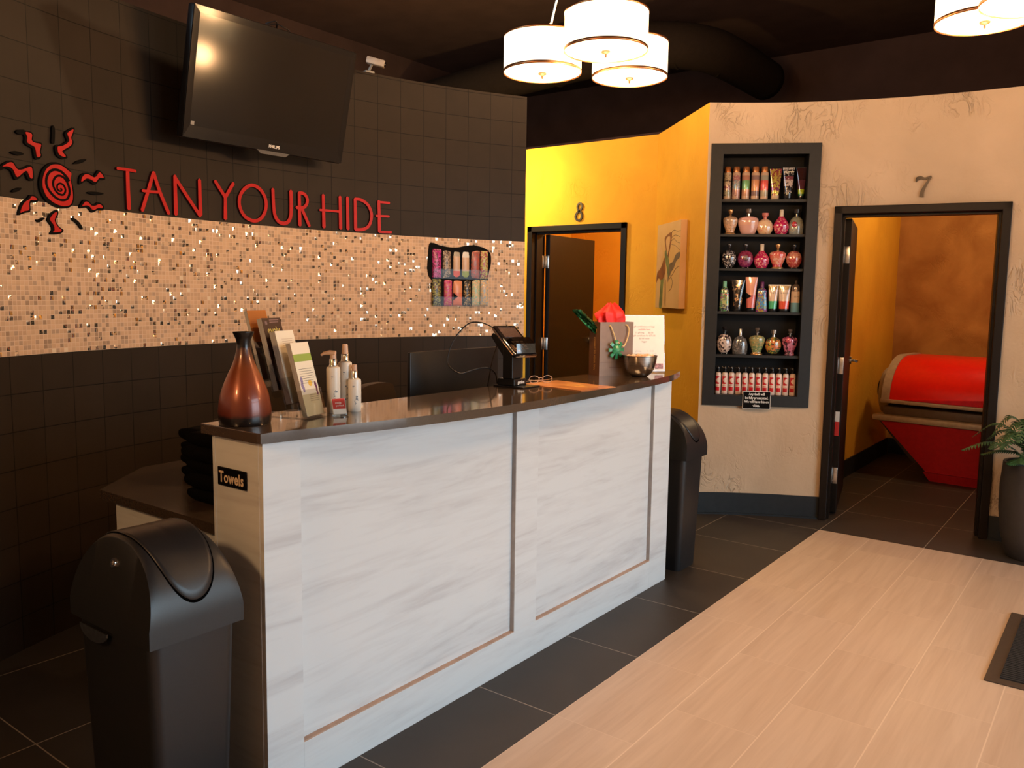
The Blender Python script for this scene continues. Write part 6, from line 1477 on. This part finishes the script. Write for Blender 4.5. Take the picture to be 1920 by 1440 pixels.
# ------------------------------------------------------------------ potted fern
pf = thing('potted_fern', 'green fern in a tall dark graphite planter by the doorway', 'potted plant', (-.395, 5.66, 0), 0)
bm = bmesh.new(); lathe(bm, [(0, 0), (.135, 0), (.150, .02), (.178, .14), (.195, .28), (.198, .42), (.188, .565), (.172, .565), (.176, .50), (0, .50)], 48); finish(bm, 'planter', mPOT, pf, 'auto')
bm = bmesh.new(); lathe(bm, [(0, .501), (.175, .501), (.15, .515), (0, .525)], 28); finish(bm, 'soil', M('soil', (.02, .014, .01), .95, bump=1), pf)
rnd = random.Random(11)
fro = [(205, .42, .05), (222, .32, .12), (190, .30, -.02), (240, .34, .16), (175, .36, .18), (260, .36, .02), (215, .22, .22), (150, .34, .12), (290, .34, .10), (320, .36, .14), (0, .36, .1), (40, .30, .14), (90, .20, .24), (120, .24, .2), (235, .25, -.06), (200, .26, .26), (250, .28, .26), (180, .24, .05)]
for k, (az, ln, lift) in enumerate(fro):
    a = math.radians(az); d_ = Vector((math.cos(a), math.sin(a), 0)); sd = Vector((-math.sin(a), math.cos(a), 0)); bm = bmesh.new()
    P_ = spline([Vector((0, 0, .51)) + d_ * .03, Vector((0, 0, .62 + lift * .5)) + d_ * ln * .35, Vector((0, 0, .64 + lift * .75)) + d_ * ln * .68, Vector((0, 0, .60 + lift * .45)) + d_ * ln], 9)
    tube(bm, P_, .0018, 5)
    n = len(P_)
    for i in range(4, n):
        t_ = i / (n - 1); ll = .062 * math.sin(PI * min(1, t_ * .93 + .05)) ** .7 + .004; fw = (P_[min(i + 1, n - 1)] - P_[i - 1]).normalized()
        for s in (-1, 1):
            b0 = P_[i]; tip = b0 + sd * s * ll + fw * ll * .35 - Vector((0, 0, ll * .22)); w_ = fw * .0062
            mid = b0 + (tip - b0) * .5 + Vector((0, 0, .004))
            v = [bm.verts.new(q) for q in (b0 - w_ * .8, b0 + w_ * .8, mid + w_, mid - w_, tip)]
            bm.faces.new((v[0], v[1], v[2], v[3])); bm.faces.new((v[3], v[2], v[4]))
    finish(bm, 'frond', mFERN, pf)

# ------------------------------------------------------------------ doormat
dm = thing('doormat', 'dark ribbed entrance mat with a brown rubber border', 'mat', (-.386, 3.66, .0016), 0)
bm = bmesh.new(); box(bm, 0, 1.5, 0, .90, 0, .006, .002); finish(bm, 'border', M('mat_rubber', (.060, .042, .030), .55), dm, label='brown rubber border')
bm = bmesh.new(); rows_ = 40
for i in range(rows_): 
    y = .05 + .80 * i / rows_; box(bm, .05, 1.45, y, y + .013, .006, .011, 0)
finish(bm, 'ribbed_pile', M('mat_pile', (.018, .017, .018), .95, bump=.6, bscale=300, scale=120), dm)

# ------------------------------------------------------------------ pendants
def drum(parent, x, y, z, r=.163, h=.150, rods=None):
    bm = bmesh.new(); seg = 56
    ri = [bm.verts.new((x + r * math.cos(2 * PI * i / seg), y + r * math.sin(2 * PI * i / seg), z + .012)) for i in range(seg)]
    ro = [bm.verts.new((v.co.x, v.co.y, z + h - .006)) for v in ri]
    for i in range(seg): bm.faces.new((ri[i], ri[(i + 1) % seg], ro[(i + 1) % seg], ro[i]))
    sh = finish(bm, 'lamp_shade', mSHADE, parent, True)
    bm = bmesh.new(); lathe(bm, [(0, z + .004), (r - .004, z + .004), (r - .002, z + .010), (0, z + .010)], seg, cx=x, cy=y); finish(bm, 'diffuser', mBULB, parent, 'auto')
    for zz, hh in ((z, .012), (z + h - .008, .008)):
        bm = bmesh.new(); r1 = r + .0012
        a = [bm.verts.new((x + r1 * math.cos(2 * PI * i / seg), y + r1 * math.sin(2 * PI * i / seg), zz)) for i in range(seg)]; b = [bm.verts.new((v.co.x, v.co.y, zz + hh)) for v in a]
        for i in range(seg): bm.faces.new((a[i], a[(i + 1) % seg], b[(i + 1) % seg], b[i]))
        o = finish(bm, 'trim_band', mCOPPER, parent, True, label='copper trim band'); sm = o.modifiers.new('t', 'SOLIDIFY'); sm.thickness = .002
    bm = bmesh.new(); lathe(bm, [(0, z - .022), (.004, z - .022), (.005, z - .010), (.018, z - .004), (.018, z + .001), (0, z + .001)], 20, cx=x, cy=y); finish(bm, 'finial', M('finial_brass', (.10, .055, .02), .45, metal=.3), parent, 'auto', label='brass finial')
    bm = bmesh.new()
    for k in range(3):
        a = 2 * PI * k / 3; tube(bm, [(x, y, z + h - .01), (x + r * math.cos(a), y + r * math.sin(a), z + h - .01)], .002, 6)
    if rods: tube(bm, spline([(x, y, z + .02), (x + (rods[0] - x) * .3, y + (rods[1] - y) * .3, z + h + .15), (rods[0], rods[1], z + h + .55)], 8), .005, 8)
    finish(bm, 'arm', mSTEEL, parent, True, label='curved brass arm')
def lampset(label, cx, cy, drums):
    t = thing('pendant_lamp', label, 'lamp', (cx, cy, 2.45), 0, 'three-drum pendant lamps')
    for x, y, z in drums: drum(t, x - cx, y - cy, z - 2.45, rods=(0, 0))
    bm = bmesh.new(); cyl(bm, (0, 0, .65), (0, 0, ZC - 2.45 - .02), .009, 12); lathe(bm, [(0, ZC - 2.45 - .03), (.065, ZC - 2.45 - .03), (.07, ZC - 2.45), (0, ZC - 2.45)], 28); finish(bm, 'rod', mSTEEL, t, 'auto')
    return t
lampset('pendant lamp of three white drum shades hanging over the counter', -1.80, 2.90, [(-1.746, 2.904, 2.45), (-2.080, 2.950, 2.425), (-1.855, 3.290, 2.445)])
lampset('pendant lamp cut off by the photo\'s top right corner', -.33, 3.32, [(-.338, 3.21, 2.452), (-.16, 3.50, 2.47), (-.52, 3.47, 2.49)])

# ------------------------------------------------------------------ ceiling duct
dt = thing('ceiling_duct', 'thick dark painted round duct with an elbow under the ceiling', 'duct', (-3.95, 7.0, 3.78))
bm = bmesh.new(); pts = [(-3.6, .0, -.25), (-1.2, .0, -.05), (.0, .0, .0), (.35, .12, .0), (.55, .40, .0), (.62, .80, .0), (.62, 1.8, .0)]
tube(bm, spline(pts, 6), .20, 28); finish(bm, 'duct', M('duct_paint', (.020, .0125, .008), .9, spec=.1), dt, True)
bm = bmesh.new()
for x, y in ((-.8, 0), (.05, .01), (.40, .17), (.60, .62)):
    lathe(bm, [(.201, -.012), (.209, -.008), (.209, .008), (.201, .012)], 28, mtx=Matrix.Translation((x, y, 0 if x > -.5 else -.03)) @ Matrix.Rotation(math.atan2(y * 1.2, 1) if x > 0 else 0, 4, 'Z') @ Matrix.Rotation(PI / 2, 4, 'Y'))
finish(bm, 'seam_band', M('duct_seam', (.017, .011, .007), .9, spec=.1), dt, True)

# ------------------------------------------------------------------ light
def area(name, loc, target, size, power, col, shape='DISK', size_y=None, spread=None):
    l = bpy.data.lights.new(name, 'AREA'); l.shape = shape; l.size = size
    if size_y: l.shape = 'RECTANGLE'; l.size_y = size_y
    l.energy = power; l.color = col
    if spread: l.spread = math.radians(spread)
    o = bpy.data.objects.new(name, l); link(o); o.location = loc
    o.rotation_euler = (Vector(target) - Vector(loc)).to_track_quat('-Z', 'Y').to_euler(); return o
def point(name, loc, power, col, r=.05):
    l = bpy.data.lights.new(name, 'POINT'); l.energy = power; l.color = col; l.shadow_soft_size = r
    o = bpy.data.objects.new(name, l); link(o); o.location = loc; return o
WARM = (1.0, .55, .24)
for x, y, z in ((-1.746, 2.904, 2.45), (-2.080, 2.950, 2.425), (-1.855, 3.290, 2.445), (-.338, 3.21, 2.452), (-.16, 3.50, 2.47), (-.52, 3.47, 2.49)):
    point('lamp_bulb', (x, y, z - .14), LP['pend'], WARM, .06)
    point('lamp_bulb_upper', (x, y, z + .17), LP['pendup'], WARM, .05)
for x, y, k in ((1.3, .6, 1), (2.2, 4.7, 1.6), (-1.5, -.9, 4.0)):
    point('lamp_bulb_offstage', (x, y, 2.42), LP['off'] * k, WARM, .12)
# hall light washing the yellow wall and throwing the television's shadow
point('hall_lamp', (-4.55, 5.55, 2.50), LP['hall'], (1.0, .70, .26), .05)
point('hall_track_lamp', (-2.75, 4.75, 3.35), LP['track'], (1.0, .64, .34), .06)
point('room_seven_lamp', (-.9, 7.4, 2.6), LP['r7'], (1.0, .66, .34), .10)
point('room_eight_lamp', (-3.5, 7.3, 2.6), LP['r8'], (1.0, .66, .34), .10)
# daylight comes from the sky through the storefront; portals guide the sampling
for y in (1.45, 2.65, 4.15):
    l = bpy.data.lights.new('window_portal', 'AREA'); l.shape = 'RECTANGLE'; l.size = .8 if y < 2 else 1.4; l.size_y = 2.8; l.cycles.is_portal = True
    o = bpy.data.objects.new('window_portal', l); link(o); o.location = (3.86, y, 1.55); o.rotation_euler = (PI / 2, 0, PI / 2)
w = bpy.data.worlds.new('world'); S.world = w; w.use_nodes = True
nt = w.node_tree; nt.nodes.clear()
ow = nt.nodes.new('ShaderNodeOutputWorld'); bg = nt.nodes.new('ShaderNodeBackground'); tc = nt.nodes.new('ShaderNodeTexCoord'); sp = nt.nodes.new('ShaderNodeSeparateXYZ'); cr = nt.nodes.new('ShaderNodeValToRGB')
nt.links.new(tc.outputs['Generated'], sp.inputs[0]); mr = nt.nodes.new('ShaderNodeMapRange'); mr.inputs[1].default_value = -.3; mr.inputs[2].default_value = .6
nt.links.new(sp.outputs[2], mr.inputs[0]); nt.links.new(mr.outputs[0], cr.inputs[0]); nt.links.new(cr.outputs[0], bg.inputs[0]); nt.links.new(bg.outputs[0], ow.inputs[0])
E_ = cr.color_ramp.elements; E_[0].position = .28; E_[0].color = (.40, .38, .36, 1); E_[1].position = .42; E_[1].color = (.64, .85, 1.0, 1)
bg.inputs[1].default_value = LP['sky']

S.view_settings.view_transform = 'Standard'; S.view_settings.look = 'None'; S.view_settings.gamma = 1
try: S.view_settings.use_curve_mapping = False
except Exception: pass
S.view_settings.exposure = LP['exp']
S.cycles.use_denoising = True
S.cycles.max_bounces = 10; S.cycles.transparent_max_bounces = 16; S.cycles.sample_clamp_indirect = 6; S.cycles.caustics_reflective = False; S.cycles.caustics_refractive = False
